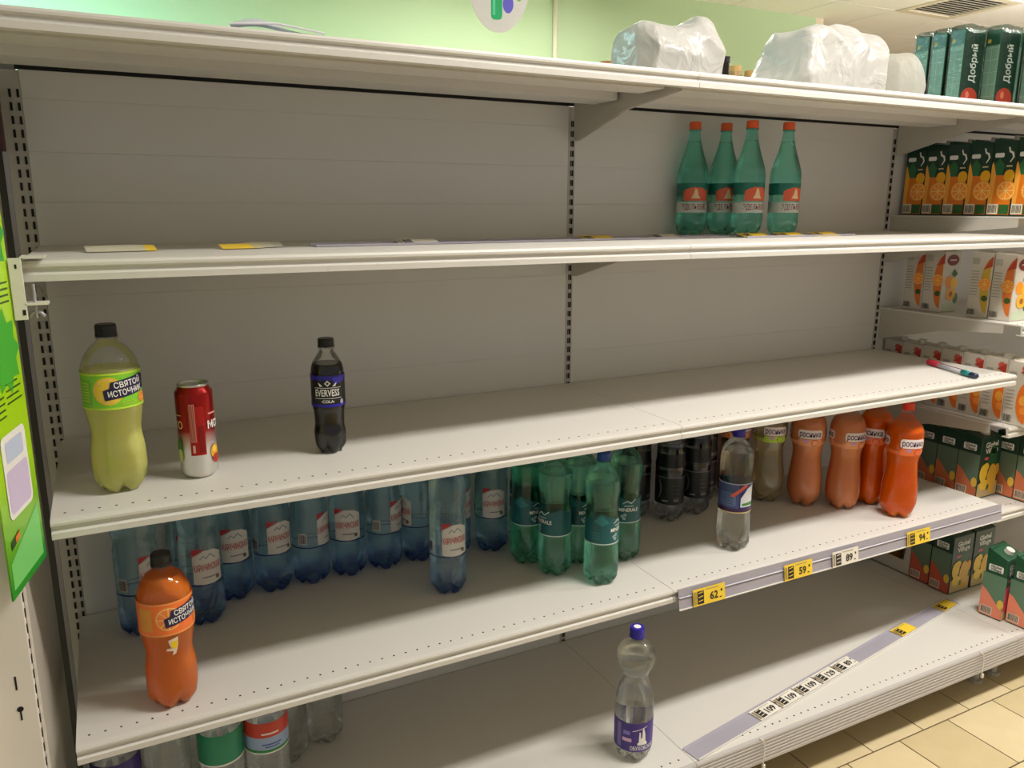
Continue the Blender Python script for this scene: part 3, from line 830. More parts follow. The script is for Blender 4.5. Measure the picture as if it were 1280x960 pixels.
pcb.poly([(.016, .13), (.05, .13), (.05, .14), (.016, .136)], pm(60, 130, 60), 3)
k_cb.place('clear_water_bottle', 1.550, -.367, Z4, 4, 'clear water bottle with blue cap in the middle of fourth shelf', 'bottle', None, pcb, 0)

# --- hourglass soft drinks -------------------------------------------------------------------------
P_RO = [(0, .036), (.02, .0455), (.05, .0500), (.085, .0490), (.13, .0440), (.165, .0415), (.195, .0460), (.22, .0505), (.255, .0500), (.275, .0430), (.295, .0270), (.308, .0160), (.314, .0145), (.345, .014)]
RO_O = liquid_mat('vivid_orange_drink', rgb(255, 112, 0), 0.0, 0.12, clear=.10, sss=(.10, .03, .002))
RO_S = liquid_mat('salmon_drink', rgb(255, 160, 104), 0.10, 0.12, clear=.12, sss=(.08, .03, .015))
RO_P = liquid_mat('pale_lime_drink', rgb(240, 222, 180), 0.8, 0.06)
RO_D = liquid_mat('red_brown_drink', rgb(160, 90, 66), 0.7, 0.06)
k_ro = Kind(P_RO, .342, .022, .0158, pm(232, 60, 34), CLEAR, RO_O, .278, pdepth=.2)
def ro_label(band, fruit, tint):
    p = Print(); NV = pm(34, 24, 66)
    p.rect(-.157, .157, .196, .207, band, 0)
    for c in (-.105, 0.0, .105):
        p.rrect(c-.036, c+.036, .217, .244, .008, pm(240, 222, 222), 1)
        p.text('росинка', .024, c, .2305, NV, 2, bold=.0004, width=.062)
        p.rrect(c-.034, c+.034, .194, .2155, .003, tint, 1)
        p.ell(c+.014, .205, .0105, .0105, fruit, 2); p.ell(c+.014, .205, .008, .008, tint, 3)
        p.ell(c-.012, .210, .008, .005, pm(206, 150, 190), 2)
    return p
ro_a = ro_label(pm(240, 110, 40), pm(226, 60, 20), pm(246, 120, 60))
ro_b = ro_label(pm(236, 150, 100), pm(210, 90, 50), pm(240, 160, 110))
ro_c = ro_label(pm(190, 196, 90), pm(120, 170, 30), pm(190, 214, 70))
REDC = pm(232, 60, 34)
for x, y, d, lab, pr, key, lq in [
        (1.826, -.060, -50, 'red brown drink bottle hidden at the back left of the hourglass bottles', ro_b, 'b', RO_D),
        (1.893, -.140, 20, 'pale drink bottle with lime label in the hourglass bottle row', ro_c, 'c', RO_P),
        (1.970, -.218, 8, 'salmon coloured drink bottle beside the lime labelled one', ro_b, 'b', RO_S),
        (2.053, -.291, 36, 'salmon coloured drink bottle in front of the vivid orange pair', ro_b, 'b', RO_S),
        (2.162, -.302, -12, 'vivid orange drink bottle standing behind between salmon and front one', ro_a, 'a', RO_O),
        (2.147, -.413, 30, 'vivid orange drink bottle frontmost at the shelf edge, red cap', ro_a, 'a', RO_O)]:
    k_ro.place('soft_drink_bottle', x, y, Z4, d, lab, 'bottle', 'hourglass soft drink bottles on the fourth shelf', pr, key, lq)

# --- clear bottle with round neck and purple label ---------------------------------------------------
P_PU = [(0, .038), (.02, .0440), (.035, .0450), (.11, .0455), (.15, .0450), (.18, .0400), (.205, .0315), (.215, .0305), (.226, .0345), (.245, .0430), (.26, .0450), (.275, .0425), (.29, .0320), (.30, .0200), (.307, .0150), (.34, .0145)]
k_pu = Kind(P_PU, .333, .024, .0168, pm(36, 30, 150), CLEAR, WATER, .268, pdepth=.2, dot=WH)
ppu = Print(); PUR = pm(64, 40, 134)
ppu.rect(-.141, .141, .034, .109, PUR, 0)
ppu.rect(-.046, -.034, .04, .103, pm(120, 104, 170), 1)
ppu.poly([(.006, .052), (.03, .052), (.03, .058), (.026, .062), (.025, .08), (.022, .092), (.02, .098), (.018, .09), (.017, .07), (.014, .07), (.013, .086), (.010, .086), (.009, .06), (.006, .058)], WH, 1)
ppu.text('ОБУХОВСКАЯ', .014, .020, .043, WH, 1, bold=.0002, width=.062)
ppu.rect(-.03, -.008, .060, .069, pm(214, 176, 206), 1); ppu.rect(-.028, -.012, .078, .088, pm(130, 120, 200), 1)
ppu.poly([(-.006, .088), (.03, .098), (.03, .0995), (-.006, .0895)], WH, 1)
k_pu.place('round_neck_water_bottle', 1.139, -.512, Z5, 6, 'clear water bottle with purple label standing on the bottom shelf', 'bottle', None, ppu, 0)

# --- clear bottles seen under the fourth shelf at the lower left ---------------------------------------
P_LO = [(0, .037), (.02, .0440), (.06, .0450), (.15, .0445), (.165, .0450), (.225, .0450), (.25, .038), (.275, .022), (.288, .0150), (.32, .0142)]
k_lo = Kind(P_LO, .305, .018, .0155, pm(40, 60, 150), CLEAR, WATER, .25, pdepth=.26, ribs=lambda z: .0006*math.sin(2*PI*z/.014) if .05 < z < .15 else 0)
def lo_label(kind):
    p = Print()
    if kind == 'p':
        p.rect(-.139, .139, .15, .235, pm(52, 34, 110), 0); p.rect(.01, .022, .165, .2, WH, 1); p.bars(.011, .021, .167, .198, pm(60, 60, 60), 2, 6)
        p.ell(.03, .17, .006, .006, pm(210, 190, 90), 1)
    elif kind == 'g':
        p.rect(-.139, .139, .168, .235, pm(40, 140, 100), 0); p.rect(-.139, .139, .166, .17, WH, 1)
    else:
        p.rect(-.139, .139, .164, .235, pm(160, 180, 214), 0); p.rect(-.139, .139, .164, .167, WH, 1); p.rect(-.139, .139, .167, .173, pm(40, 140, 60), 1)
        p.rect(-.139, .139, .202, .235, pm(206, 66, 44), 1)
        p.rect(-.02, .02, .184, .187, pm(60, 90, 160), 1); p.rect(-.014, .016, .178, .1805, pm(60, 90, 160), 1); p.rect(-.02, .015, .209, .2125, WH, 2)
    return p
LO = [(.042, -.300, 0, 'water bottle with dark purple label at the lower left corner', 'p'),
      (.135, -.285, 0, 'clear water bottle right of the purple labelled one, lower left', None),
      (.185, -.185, 0, 'clear water bottle half hidden behind in the lower left group', None),
      (.237, -.300, 0, 'clear water bottle with green label on the bottom shelf', 'g'),
      (.330, -.300, 12, 'clear water bottle with red, blue and green label, bottom shelf', 'r'),
      (.400, -.150, 0, 'clear unlabelled bottle second from the right, lower left group', None),
      (.494, -.118, 0, 'clear unlabelled bottle at the right end of the lower left group', None)]
for x, y, d, lab, kk in LO:
    k_lo.place('clear_bottle', x, y, Z5, d, lab, 'bottle', 'clear bottles on the bottom shelf', lo_label(kk) if kk else None, kk)

# --- drinks can ---------------------------------------------------------------------------------------
can = empty('drinks_can', (.238, -.364, Z3+.0008), math.atan2(CAM[1]+.364, CAM[0]-.238)+PI/2); tag(can, 'red and silver drinks can between the lemon and cola bottles', 'can')
def can_material():
    m, N, L, P = principled('can_print')
    tc = N.new('ShaderNodeTexCoord'); sp = N.new('ShaderNodeSeparateXYZ'); L.new(tc.outputs['Object'], sp.inputs[0])
    mr = N.new('ShaderNodeMapRange'); mr.inputs[1].default_value = 0; mr.inputs[2].default_value = .172; L.new(sp.outputs['Z'], mr.inputs[0])
    rp = N.new('ShaderNodeValToRGB'); e = rp.color_ramp.elements
    e[0].position = 0.30; e[0].color = rgb(214, 210, 204); e[1].position = 0.52; e[1].color = rgb(150, 16, 14)
    L.new(mr.outputs[0], rp.inputs[0]); L.new(rp.outputs[0], P.inputs['Base Color'])
    P.inputs['Metallic'].default_value = 0.55; P.inputs['Roughness'].default_value = 0.26
    return m
cprof = [(0, .0245), (.003, .0265), (.010, .0325), (.155, .0325), (.158, .0322), (.166, .0268), (.168, .0262), (.17, .027), (.172, .0268)]
cb = MB(); n = 48
rows = [[(r*math.cos(2*PI*k/n), r*math.sin(2*PI*k/n), zz) for k in range(n)] for zz, r in cprof]
for row in rows: cb.v += row
for i in range(len(rows)-1):
    for k in range(n):
        j = (k+1) % n; cb.f.append((i*n+k, i*n+j, (i+1)*n+j, (i+1)*n+k)); cb.mi.append(0)
cb.f.append(tuple(reversed(range(n)))); cb.mi.append(0)
cb.build('can_body', can_material(), can, smooth=True)
ALU = surf('aluminium', rgb(200, 198, 194), 0.3, metal=0.9, vary=0.03)
MB().cyl((0, 0), .0255, .1655, .1675, 40).build('lid', ALU, can)
rim = MB()
rr = [(.0255, .1675), (.0255, .1725), (.0268, .1735), (.0275, .172), (.027, .169)]
for r, zz in rr: rim.v += [(r*math.cos(2*PI*k/n), r*math.sin(2*PI*k/n), zz) for k in range(n)]
for i in range(len(rr)-1):
    for k in range(n):
        j = (k+1) % n; rim.f.append((i*n+k, i*n+j, (i+1)*n+j, (i+1)*n+k)); rim.mi.append(0)
rim.build('rim', ALU, can, smooth=True)
MB().prism([(.010*math.cos(2*PI*t/16), -.004+.014*math.sin(2*PI*t/16)) for t in range(16)], 'z', .1677, .1688).build('pull_tab', ALU, can)
pcn = Print()
RDK = pm(134, 14, 14, .3, .3); CRM = pm(220, 190, 150)
pcn.rect(-.012, .014, .045, .135, pm(166, 20, 18, .3, .3), 1)
pcn.rect(-.0105, -.001, .07, .14, pm(196, 120, 100), 2)
for k in range(3): pcn.rect(-.009+.0027*k, -.0082+.0027*k, .072, .138, RDK, 3)
pcn.rect(.003, .0125, .05, .1, RDK, 2); pcn.rect(-.008, -.004, .05, .064, pm(210, 160, 140), 3)
pcn.text('МОХ', .019, .036, .098, WH, 2, bold=.0006, width=.034)
pcn.text('ТО', .019, -.034, .1, CRM, 2, bold=.0002, width=.02)
pcn.rect(-.042, -.026, .118, .1195, CRM, 2); pcn.rect(.022, .042, .118, .121, pm(230, 150, 140), 2)
pcn.ell(.032, .047, .010, .013, pm(230, 170, 40), 2); pcn.ell(.034, .034, .009, .009, pm(170, 40, 30), 3); pcn.ell(.03, .052, .005, .006, pm(246, 200, 70), 3)
pcn.ell(-.036, .055, .008, .022, pm(70, 110, 40), 2); pcn.ell(-.034, .044, .006, .012, pm(190, 200, 120), 3)
link('label', pcn.mesh('label', map_wrap(lambda z: .0325), step=.0045), can)

# --- pen-like toothbrush pack on the third shelf at the right ---------------------------------------------
pn = empty('marker_pen', (2.366, -.382, Z3+.0012), math.atan2(-.2033, -.07)); tag(pn, 'red and teal pen lying on the third shelf by the cartons', 'pen')
MB().tube([(-.105, 0, .009), (-.06, 0, .009), (-.058, 0, .009)], .009, 10).build('cap', pm(196, 40, 60), pn, smooth=False)
MB().tube([(-.058, 0, .008), (.06, 0, .008)], .007, 10).build('barrel', pm(190, 190, 196, .3), pn, smooth=True)
MB().box(-.055, .055, -.002, .002, .0146, .0154).build('print_stripe', pm(120, 30, 50), pn)
MB().tube([(.05, 0, .008), (.085, 0, .008)], .0085, 10).build('grip', pm(20, 130, 130), pn, smooth=True)
MB().tube([(.085, 0, .008), (.104, 0, .008), (.108, 0, .008)], .008, 10).build('end_plug', pm(40, 50, 80), pn, smooth=True)

# ================================================================== JUICE CARTONS
def carton_body(w, d, h, slope, mats):
    """brick with a top that slopes down to the front; body colour bands by material index"""
    m = MB()
    zf = h-slope
    m.prism([(-d/2, 0), (d/2, 0), (d/2, h), (-d/2, zf)], 'x', -w/2, w/2)
    return m.mesh('carton_body', mats, bevel=0.0022)
class Carton:
    def __init__(s, w, d, h, slope, body, cap, side, front, cap_off=0.0):
        s.w, s.d, s.h = w, d, h
        s.body = carton_body(w, d, h, slope, body)
        s.cap = None
        if cap:
            c = MB(); c.cyl((0, 0), .0145, 0, .004, 24).cyl((0, 0), .0135, .004, .014, 24, .013); s.cap = c.mesh('screw_cap', cap)
            ang = math.atan2(slope, d); s.capl = (0, -d*0.12, h-slope*0.62-.001); s.capr = (ang, 0, 0)
        fold = MB(); fold.box(-w/2+.002, w/2-.002, d*.30, d*.34, h-slope*.2-.001, h-slope*.2+.003); s.fold = fold.mesh('top_seam', body)
        s.side = side.mesh('side_print', map_left(-w/2-.0003)) if side else None
        s.front = front.mesh('front_print', map_front(-d/2-.0003)) if front else None
    def place(s, name, xl, yf, z, label, group, rz=0.0, film=None):
        """xl: left face, yf: front face"""
        t = empty(name, (xl+s.w/2, yf+s.d/2, z+.0008), rz); tag(t, label, 'juice carton', group)
        link('carton_body', s.body, t); link('top_seam', s.fold, t)
        if s.cap: link('screw_cap', s.cap, t, s.capl, s.capr)
        if s.side: link('side_print', s.side, t)
        if s.front: link('front_print', s.front, t)
        if film: link('shrink_film', film, t)
        return t
ORD = ['first', 'second', 'third', 'fourth', 'fifth', 'sixth', 'seventh', 'eighth']
DGR = pm(24, 58, 42, .35); WCAP = pm(222, 216, 206, .4)

def side_B():
    p = Print(); d, h = .072, .228
    p.rect(-d/2+.002, d/2-.002, .004, .12, pm(224, 120, 24), 1)
    p.poly([(-.03, .12), (.0, .12), (.004, .15), (-.012, .17), (-.026, .15)], pm(40, 104, 60), 1)
    p.poly([(-.034, .035), (-.022, .035), (-.018, .12), (-.03, .16), (-.034, .15)], pm(240, 168, 60), 2)
    p.rrect(-.028, .0, .172, .185, .004, WH, 2)
    p.ell(.022, .118, .016, .018, pm(240, 176, 30), 2)
    p.orange(.018, .075, .030, 3)
    p.rect(-.033, .0, .006, .036, pm(232, 222, 196), 4); p.bars(-.030, -.003, .01, .032, pm(60, 55, 50), 5, 9)
    p.rect(.002, .033, .006, .034, pm(46, 96, 44), 4)
    # pale flourish
    p.poly([(.010, .20), (.014, .186), (.022, .182), (.026, .172), (.018, .158), (.021, .157), (.031, .172), (.027, .186), (.018, .190), (.014, .202)], WH, 2)
    p.rect(.010, .028, .144, .148, pm(220, 200, 160), 2)
    return p
def front_B():
    p = Print()
    p.rect(-.044, .044, .004, .11, pm(236, 130, 30), 1); p.orange(.0, .07, .036, 2)
    p.rrect(-.03, .03, .165, .19, .006, WH, 2)
    return p
kB = Carton(.092, .0722, .228, .010, DGR, WCAP, side_B(), front_B())
for k in range(7):
    kB.place('orange_juice_carton', 2.545, -.016-.0735*(k+1), ZB,
             'green orange juice carton, %s from the back on the upper juice shelf' % ORD[k], 'upper row of orange juice cartons')

PALE = pm(206, 198, 184)
def side_C(fruit):
    p = Print(); h = .205
    p.rrect(-.030, -.008, .165, .185, .003, pm(180, 174, 160), 1)
    for k in range(9): p.rect(-.030, -.006, .07+.009*k, .0725+.009*k, pm(150, 146, 136), 1)
    p.bars(-.031, -.004, .008, .026, pm(50, 48, 44), 1, 9)
    p.ell(.03, .10, .028, .085, fruit, 1, n=24, a0=90, a1=270)
    p.poly([(.006, .15), (.03, .19), (.034, .19), (.034, .16)], pm(190, 70, 50), 2)
    p.orange(.016, .105, .020, 2)
    p.ell(.02, .062, .010, .009, pm(60, 90, 40), 3)
    return p
def front_C():
    p = Print()
    p.ell(0, .17, .03, .018, pm(126, 40, 32), 1); p.rect(-.016, .016, .168, .172, pm(226, 200, 180), 2)
    p.ell(-.012, .10, .018, .020, pm(240, 150, 30), 1); p.ell(.016, .095, .017, .018, pm(246, 186, 40), 2)
    p.ell(.004, .06, .024, .022, pm(244, 176, 46), 3); p.ell(.004, .06, .009, .009, pm(160, 100, 30), 4)
    p.poly([(.0, .125), (.012, .14), (.03, .125), (.016, .115)], pm(50, 100, 40), 3); p.ell(.03, .045, .012, .018, pm(70, 120, 60), 2)
    p.rect(-.036, .036, .004, .03, pm(190, 200, 170), 1)
    return p
kC = Carton(.08, .068, .205, .006, PALE, None, side_C(pm(222, 120, 50)), front_C())
kC2 = Carton(.08, .068, .205, .006, PALE, None, side_C(pm(206, 170, 60)), front_C())
for n_, (yf, kk, lab) in enumerate([(-.130, kC, 'pale carton with orange slices, rearmost on the second juice shelf'), (-.200, kC, 'pale carton showing its fruit front before a gap, second juice shelf'),
                       (-.358, kC2, 'pale carton with yellow fruit side, before the gap on second juice shelf'), (-.430, kC, 'pale carton with bright orange slice nearest the second juice shelf edge')]):
    kk.place('fruit_juice_carton', 2.542, yf, ZCc, lab, 'pale cartons on the second juice shelf')

def side_D():
    p = Print()
    p.bars(-.031, -.004, .008, .030, pm(50, 48, 44), 1, 9)
    for k in range(6): p.rect(-.030, -.006, .05+.011*k, .0525+.011*k, pm(160, 154, 146), 1)
    p.rrect(-.028, -.006, .150, .164, .003, pm(160, 160, 150), 1)
    p.ell(.034, .075, .032, .065, pm(232, 120, 40), 1, n=24, a0=90, a1=270)
    p.ell(.022, .08, .012, .016, pm(244, 170, 70), 2); p.ell(.026, .05, .010, .012, pm(246, 150, 60), 2)
    p.ell(.018, .178, .011, .009, pm(206, 90, 76), 1); p.poly([(.005, .165), (.034, .185), (.034, .145), (.02, .16)], pm(186, 60, 46), 2)
    return p
kD = Carton(.08, .0715, .199, .004, PALE, WCAP, side_D(), front_C())
for k in range(7):
    kD.place('white_juice_carton', 2.542, -.008-.0728*(k+1), ZD, 'white carton with screw cap, %s from the back on the third juice shelf' % ORD[k], 'row of white cartons on the third juice shelf')

def side_E(low, mid):
    p = Print(); h = .215
    p.rect(-.036, .036, .004, .10, low, 1)
    p.poly([(-.036, .10), (-.036, .148), (.036, .148), (.036, .035), (.02, .045), (-.02, .09)], mid, 2)
    p.rrect(-.022, .022, .158, .180, .004, WH, 2); p.text('Global', .0125, 0, .1735, DGR, 3, bold=.0003); p.text('Village', .0125, 0, .1635, DGR, 3, bold=.0003)
    p.rect(-.032, .004, .008, .036, pm(226, 200, 176), 3); p.bars(-.029, .001, .012, .033, pm(60, 55, 50), 4, 9)
    p.ell(.026, .055, .010, .016, pm(232, 190, 70), 3)
    return p
def front_E(fr1, fr2):
    p = Print()
    p.text('Global', .024, .0, .178, WH, 1, bold=.0007, rot=.05); p.text('Village', .024, .002, .158, WH, 1, bold=.0007, rot=.05)
    p.rrect(-.03, -.004, .128, .138, .003, pm(200, 100, 110), 1)
    p.ell(.012, .125, .022, .05, pm(40, 90, 50), 1)
    p.rect(-.05, .05, .004, .05, pm(200, 176, 120), 2)
    p.ell(-.028, .085, .020, .030, fr1, 3); p.ell(-.018, .105, .014, .014, fr1, 4); p.ell(.016, .062, .024, .050, fr2, 4); p.ell(-.022, .045, .022, .018, fr1, 5)
    p.ell(.0, .035, .006, .010, pm(70, 110, 50), 6); p.ell(.04, .09, .012, .02, pm(226, 160, 50), 3)
    return p
YEL = pm(236, 196, 60); YEL2 = pm(226, 176, 60)
kE = Carton(.105, .0735, .215, .012, DGR, WCAP, side_E(pm(206, 116, 76), pm(96, 118, 98)), front_E(YEL, YEL2))
for k in range(4):
    kE.place('nectar_carton', 2.552, -.096-.0745*(k+1), ZE, 'dark green nectar carton, %s from the back on the fourth juice shelf' % ORD[k], 'green nectar cartons on the fourth juice shelf')
for k in range(2):
    kE.place('nectar_carton', 2.664, -.37-.0745*(k+1), ZE, 'dark green nectar carton standing %s right of the pineapple front, fourth juice shelf' % ('behind' if k == 0 else 'forward'), 'green nectar cartons on the fourth juice shelf')
kF = Carton(.108, .0735, .228, .022, DGR, WCAP, side_E(pm(190, 84, 60), pm(96, 118, 98)), front_E(YEL, YEL2))
kF2 = Carton(.092, .064, .232, .026, pm(22, 78, 50, .3), WCAP, side_E(pm(240, 140, 110), pm(96, 130, 104)), front_E(pm(226, 60, 90), pm(206, 50, 60)))
kF.place('nectar_carton', 2.566, -.262, Z5, 'green nectar carton behind the pineapple fronted one, bottom shelf', 'green nectar cartons on the bottom shelf')
kF.place('nectar_carton', 2.560, -.341, Z5, 'green nectar carton with pineapple front on the bottom shelf', 'green nectar cartons on the bottom shelf')
kF.place('nectar_carton', 2.675, -.341, Z5, 'green nectar carton right of the pineapple front, bottom shelf', 'green nectar cartons on the bottom shelf')
kF2.place('salmon_green_carton', 2.540, -.527, Z5, 'bright green and salmon carton with white screw cap, bottom shelf front', 'salmon and green cartons at the bottom right', rz=.10)
kF2.place('salmon_green_carton', 2.562, -.603, Z5, 'salmon and green carton cut by the right picture edge', 'salmon and green cartons at the bottom right', rz=.06)

# white cut-open tray behind them
tr = empty('display_tray', (2.625, -.10, Z5+.0008)); tag(tr, 'white cardboard display tray behind the bottom nectar cartons', 'tray')
WC = pm(196, 188, 176, .7)
MB().box(-.058, .055, -.085, .085, 0, .003).build('tray_floor', WC, tr)
MB().prism([(-.085, 0), (.085, 0), (.085, .05), (-.06, .05), (-.072, .17), (-.085, .17)], 'x', -.058, -.055).build('side_wall', WC, tr)
MB().prism([(-.085, 0), (.085, 0), (.085, .05), (-.06, .05), (-.072, .17), (-.085, .17)], 'x', .052, .055).build('side_wall', WC, tr)
MB().box(-.055, .052, -.085, -.082, 0, .17).build('end_wall', WC, tr)
kT = Carton(.08, .07, .18, .006, pm(150, 110, 40), None, Print().rect(-.03, .03, .02, .16, pm(190, 140, 50), 1).rect(-.03, .03, .1, .12, pm(90, 50, 30), 2), None)
kT.place('brown_carton', 2.578, -.09, Z5+.0044, 'brown and yellow carton inside the white tray', 'cartons in the white tray')

# --- film-wrapped cartons on top -------------------------------------------------------------------
FILM = shell_mat('shrink_film', (0.93, 0.95, 0.95, 1), rough=0.12, bump=0.9)
def film_mesh(w, d, h):
    m = bmesh.new(); bmesh.ops.create_cube(m, size=1)
    bmesh.ops.subdivide_edges(m, edges=m.edges[:], cuts=9, use_grid_fill=True)
    for v in m.verts:
        p = Vector((v.co.x*(w+.005), v.co.y*(d+.003), (v.co.z+.5)*(h+.006)))
        q = noise.noise(Vector((p.x*40, p.y*40, p.z*22)))
        dirn = Vector((v.co.x, v.co.y, v.co.z*.6)).normalized()
        top = sstep(h*.6, h, p.z)
        p += dirn*abs(q)*(.0006+.0016*top); p.z = max(.0005, p.z+abs(q)*.008*top)
        v.co = p
    me = bpy.data.meshes.new('shrink_film'); m.to_mesh(me); m.free(); me.materials.append(FILM)
    for p in me.polygons: p.use_smooth = True
    return me
def side_top(d):
    p = Print(); G = pm(122, 158, 136); GL = pm(156, 186, 164)
    p.rect(-d/2+.003, d/2-.001, .012, .165, G, 1)
    for k in range(5): p.rect(-d/2+.003, d/2-.001, .03+.032*k, .0315+.032*k, GL, 2)
    p.rect(-.002, -.0005, .012, .165, GL, 2)
    p.rrect(-d/2+.006, -d/2+.016, .172, .182, .002, pm(190, 170, 60), 1)
    return p
def front_top():
    p = Print(); DG = pm(20, 56, 40)
    p.rect(-.041, .041, .0, .198, DG, 1)
    p.text('Добрый', .036, .004, .118, pm(214, 218, 206), 2, rot=PI/2, bold=.0006, width=.10)
    p.ell(.0, .026, .036, .028, pm(190, 66, 44), 2); p.ell(-.01, .034, .008, .01, pm(226, 130, 100), 3); p.rect(-.03, .034, .004, .018, pm(200, 70, 46), 3)
    return p
kTop = Carton(.084, .043, .207, .002, pm(34, 84, 60, .3), None, side_top(.043), front_top())
film_me = film_mesh(.084, .043, .207)
for xl, yf, lab in [(2.282, -.251, 'film wrapped green juice carton at the left end on top of the rack'), (2.282, -.3045, 'film wrapped green juice carton second from the left on top'),
                    (2.282, -.360, 'film wrapped juice carton with white lettering nearest the white bags'), (2.374, -.350, 'film wrapped green juice carton behind the second lettered one'), (2.374, -.402, 'film wrapped lettered juice carton second from the right on top'),
                    (2.466, -.405, 'film wrapped green juice carton behind at the right picture edge on top'), (2.466, -.457, 'film wrapped green juice carton at the top right corner')]:
    kTop.place('wrapped_juice_carton', xl, yf, Z1, lab, 'film wrapped juice cartons on top of the rack', film=film_me)

# ================================================================== PLASTIC BAGS ON TOP
def bag_material(name, c, trans):
    m, N, L, P = principled(name)
    P.inputs['Base Color'].default_value = c; P.inputs['Roughness'].default_value = 0.32
    o = N['Material Output']; mix = N.new('ShaderNodeMixShader'); tl = N.new('ShaderNodeBsdfTranslucent'); tl.inputs[0].default_value = c
    mix.inputs[0].default_value = trans
    tc = N.new('ShaderNodeTexCoord'); v = N.new('ShaderNodeTexNoise'); v.inputs['Scale'].default_value = 11; v.inputs['Detail'].default_value = 3; v.inputs['Distortion'].default_value = 1.2
    L.new(tc.outputs['Object'], v.inputs['Vector'])
    bp = N.new('ShaderNodeBump'); bp.inputs['Strength'].default_value = 0.8; bp.inputs['Distance'].default_value = 0.02
    L.new(v.outputs['Fac'], bp.inputs['Height']); L.new(bp.outputs[0], P.inputs['Normal'])
    L.new(P.outputs[0], mix.inputs[1]); L.new(tl.outputs[0], mix.inputs[2])
    if trans > .5:
        m3 = N.new('ShaderNodeMixShader'); t = N.new('ShaderNodeBsdfTransparent'); m3.inputs[0].default_value = .35
        L.new(mix.outputs[0], m3.inputs[1]); L.new(t.outputs[0], m3.inputs[2]); L.new(m3.outputs[0], o.inputs[0])
    else: L.new(mix.outputs[0], o.inputs[0])
    return m
def bag(x, y, prof, depth, mat, lab, seed, knot=None, yaw=0.0):
    """prof: (x, height) along the bag's length, origin at its middle"""
    t = empty('plastic_bag', (x, y, Z1), yaw); tag(t, lab, 'bag', 'white plastic bags on top of the rack')
    f = pchip([p[0] for p in prof], [p[1] for p in prof]); x0, x1 = prof[0][0], prof[-1][0]
    nu, nv = 80, 40; v = []; fc = []
    for i in range(nu+1):
        u = i/nu; xx = x0+(x1-x0)*u; H = f(xx); e = min(1, min(u, 1-u)*7+.25)**.5
        for j in range(nv+1):
            a = PI*j/nv; c, s_ = -math.cos(a), math.sin(a)
            yy = depth*e*math.copysign(abs(c)**.55, c); zz = H*s_**.5
            P = Vector((xx, yy, zz)); q = P*14+Vector((seed*7.3, 0, 0))
            r = 1-abs(noise.noise(q*.55))*2; r2 = 1-abs(noise.noise(q*1.3+Vector((3, 8, 1))))*2
            k = (.011*r*abs(r)+.005*r2)*min(1, zz/.02+.05)
            n_ = Vector((0, c, s_*.6+.2)).normalized(); P += n_*k+Vector((noise.noise(q*.8)*.006, 0, 0))
            P.z = max(.0008, P.z); v.append(tuple(P))
    for i in range(nu):
        for j in range(nv):
            a = i*(nv+1)+j; fc.append((a, a+1, a+nv+2, a+nv+1))
    fc.append(tuple(range(nv, -1, -1))); fc.append(tuple(nu*(nv+1)+j for j in range(nv+1)))
    me = bpy.data.meshes.new('bag_skin'); me.from_pydata(v, [], fc); me.materials.append(mat)
    for p in me.polygons: p.use_smooth = True
    link('bag_skin', me, t)
    if knot:
        m = MB()
        for k in range(5):
            a = -1.1+.5*k
            m.prism([(0, 0), (knot[2]*math.cos(a+.2), abs(knot[2]*math.sin(a+.2))*.6+.01), (knot[2]*math.cos(a-.15)*1.05, abs(knot[2]*math.sin(a-.15))*.4+.004)], 'y', -.02+.012*k, -.018+.012*k)
        m.build('bag_ears', mat, t, loc=(knot[0], 0, knot[1]))
    return t
BAGM = bag_material('white_polythene', rgb(198, 195, 190), .30)
BAGC = bag_material('translucent_polythene', rgb(210, 207, 200), .6)
bag(1.325, -.30, [(-.125, .085), (-.118, .105), (-.07, .118), (-.01, .118), (.025, .122), (.05, .138), (.062, .138), (.078, .105), (.096, .06), (.106, .03)], .085, BAGM, 'white plastic bag with a pointed peak on top of the rack', 1)
bag(1.79, -.30, [(-.165, .02), (-.145, .045), (-.125, .09), (-.105, .14), (-.07, .158), (.0, .160), (.08, .156), (.15, .150), (.172, .14), (.178, .10)], .10, BAGM, 'large square sided white plastic bag on top of the rack', 2)
bag(2.05, -.31, [(-.06, .09), (-.03, .112), (.02, .118), (.045, .10), (.06, .05)], .07, BAGC, 'small see-through plastic bag beside the large white bag', 3)

# jars and a bottle standing on the far side of the rack top
def far_jar(x, y, h, r, body, lid, lab, cat, name, neck=False):
    t = empty(name, (x, y, Z1-.004)); tag(t, lab, cat)
    if neck:
        m = MB(); m.cyl((0, 0), r, 0, h*.55, 20).cyl((0, 0), r, h*.55, h*.72, 20, r*.45).cyl((0, 0), r*.42, h*.72, h-.018, 20)
    else:
        m = MB(); m.cyl((0, 0), r, 0, h-.03, 20).cyl((0, 0), r, h-.03, h-.016, 20, r*.85)
    m.build('glass', body, t, smooth=False)
    MB().cyl((0, 0), r*(.5 if neck else .9), h-.018, h, 20).build('lid', lid, t)
TANL = pm(196, 160, 96); TANB = pm(160, 130, 80)
far_jar(2.018, .30, .214, .030, pm(30, 20, 16, .2), BLACKP, 'dark brown bottle neck between the two white bags', 'bottle', 'dark_bottle', True)
far_jar(2.075, .32, .192, .026, TANB, TANL, 'jar with tan lid just right of the dark bottle neck', 'jar', 'lidded_jar')
far_jar(2.13, .30, .178, .024, TANB, TANL, 'lowest jar with tan lid between the white bags', 'jar', 'lidded_jar')
far_jar(2.195, .28, .212, .028, TANB, TANL, 'taller jar with tan lid left of the large white bag', 'jar', 'lidded_jar')
far_jar(2.245, .36, .226, .028, TANB, TANL, 'tallest jar with tan lid peeping over the large bag flank', 'jar', 'lidded_jar')
far_jar(1.555, .30, .162, .03, TANB, pm(170, 110, 60), 'jar with brown lid at the left foot of the peaked bag', 'jar', 'lidded_jar')

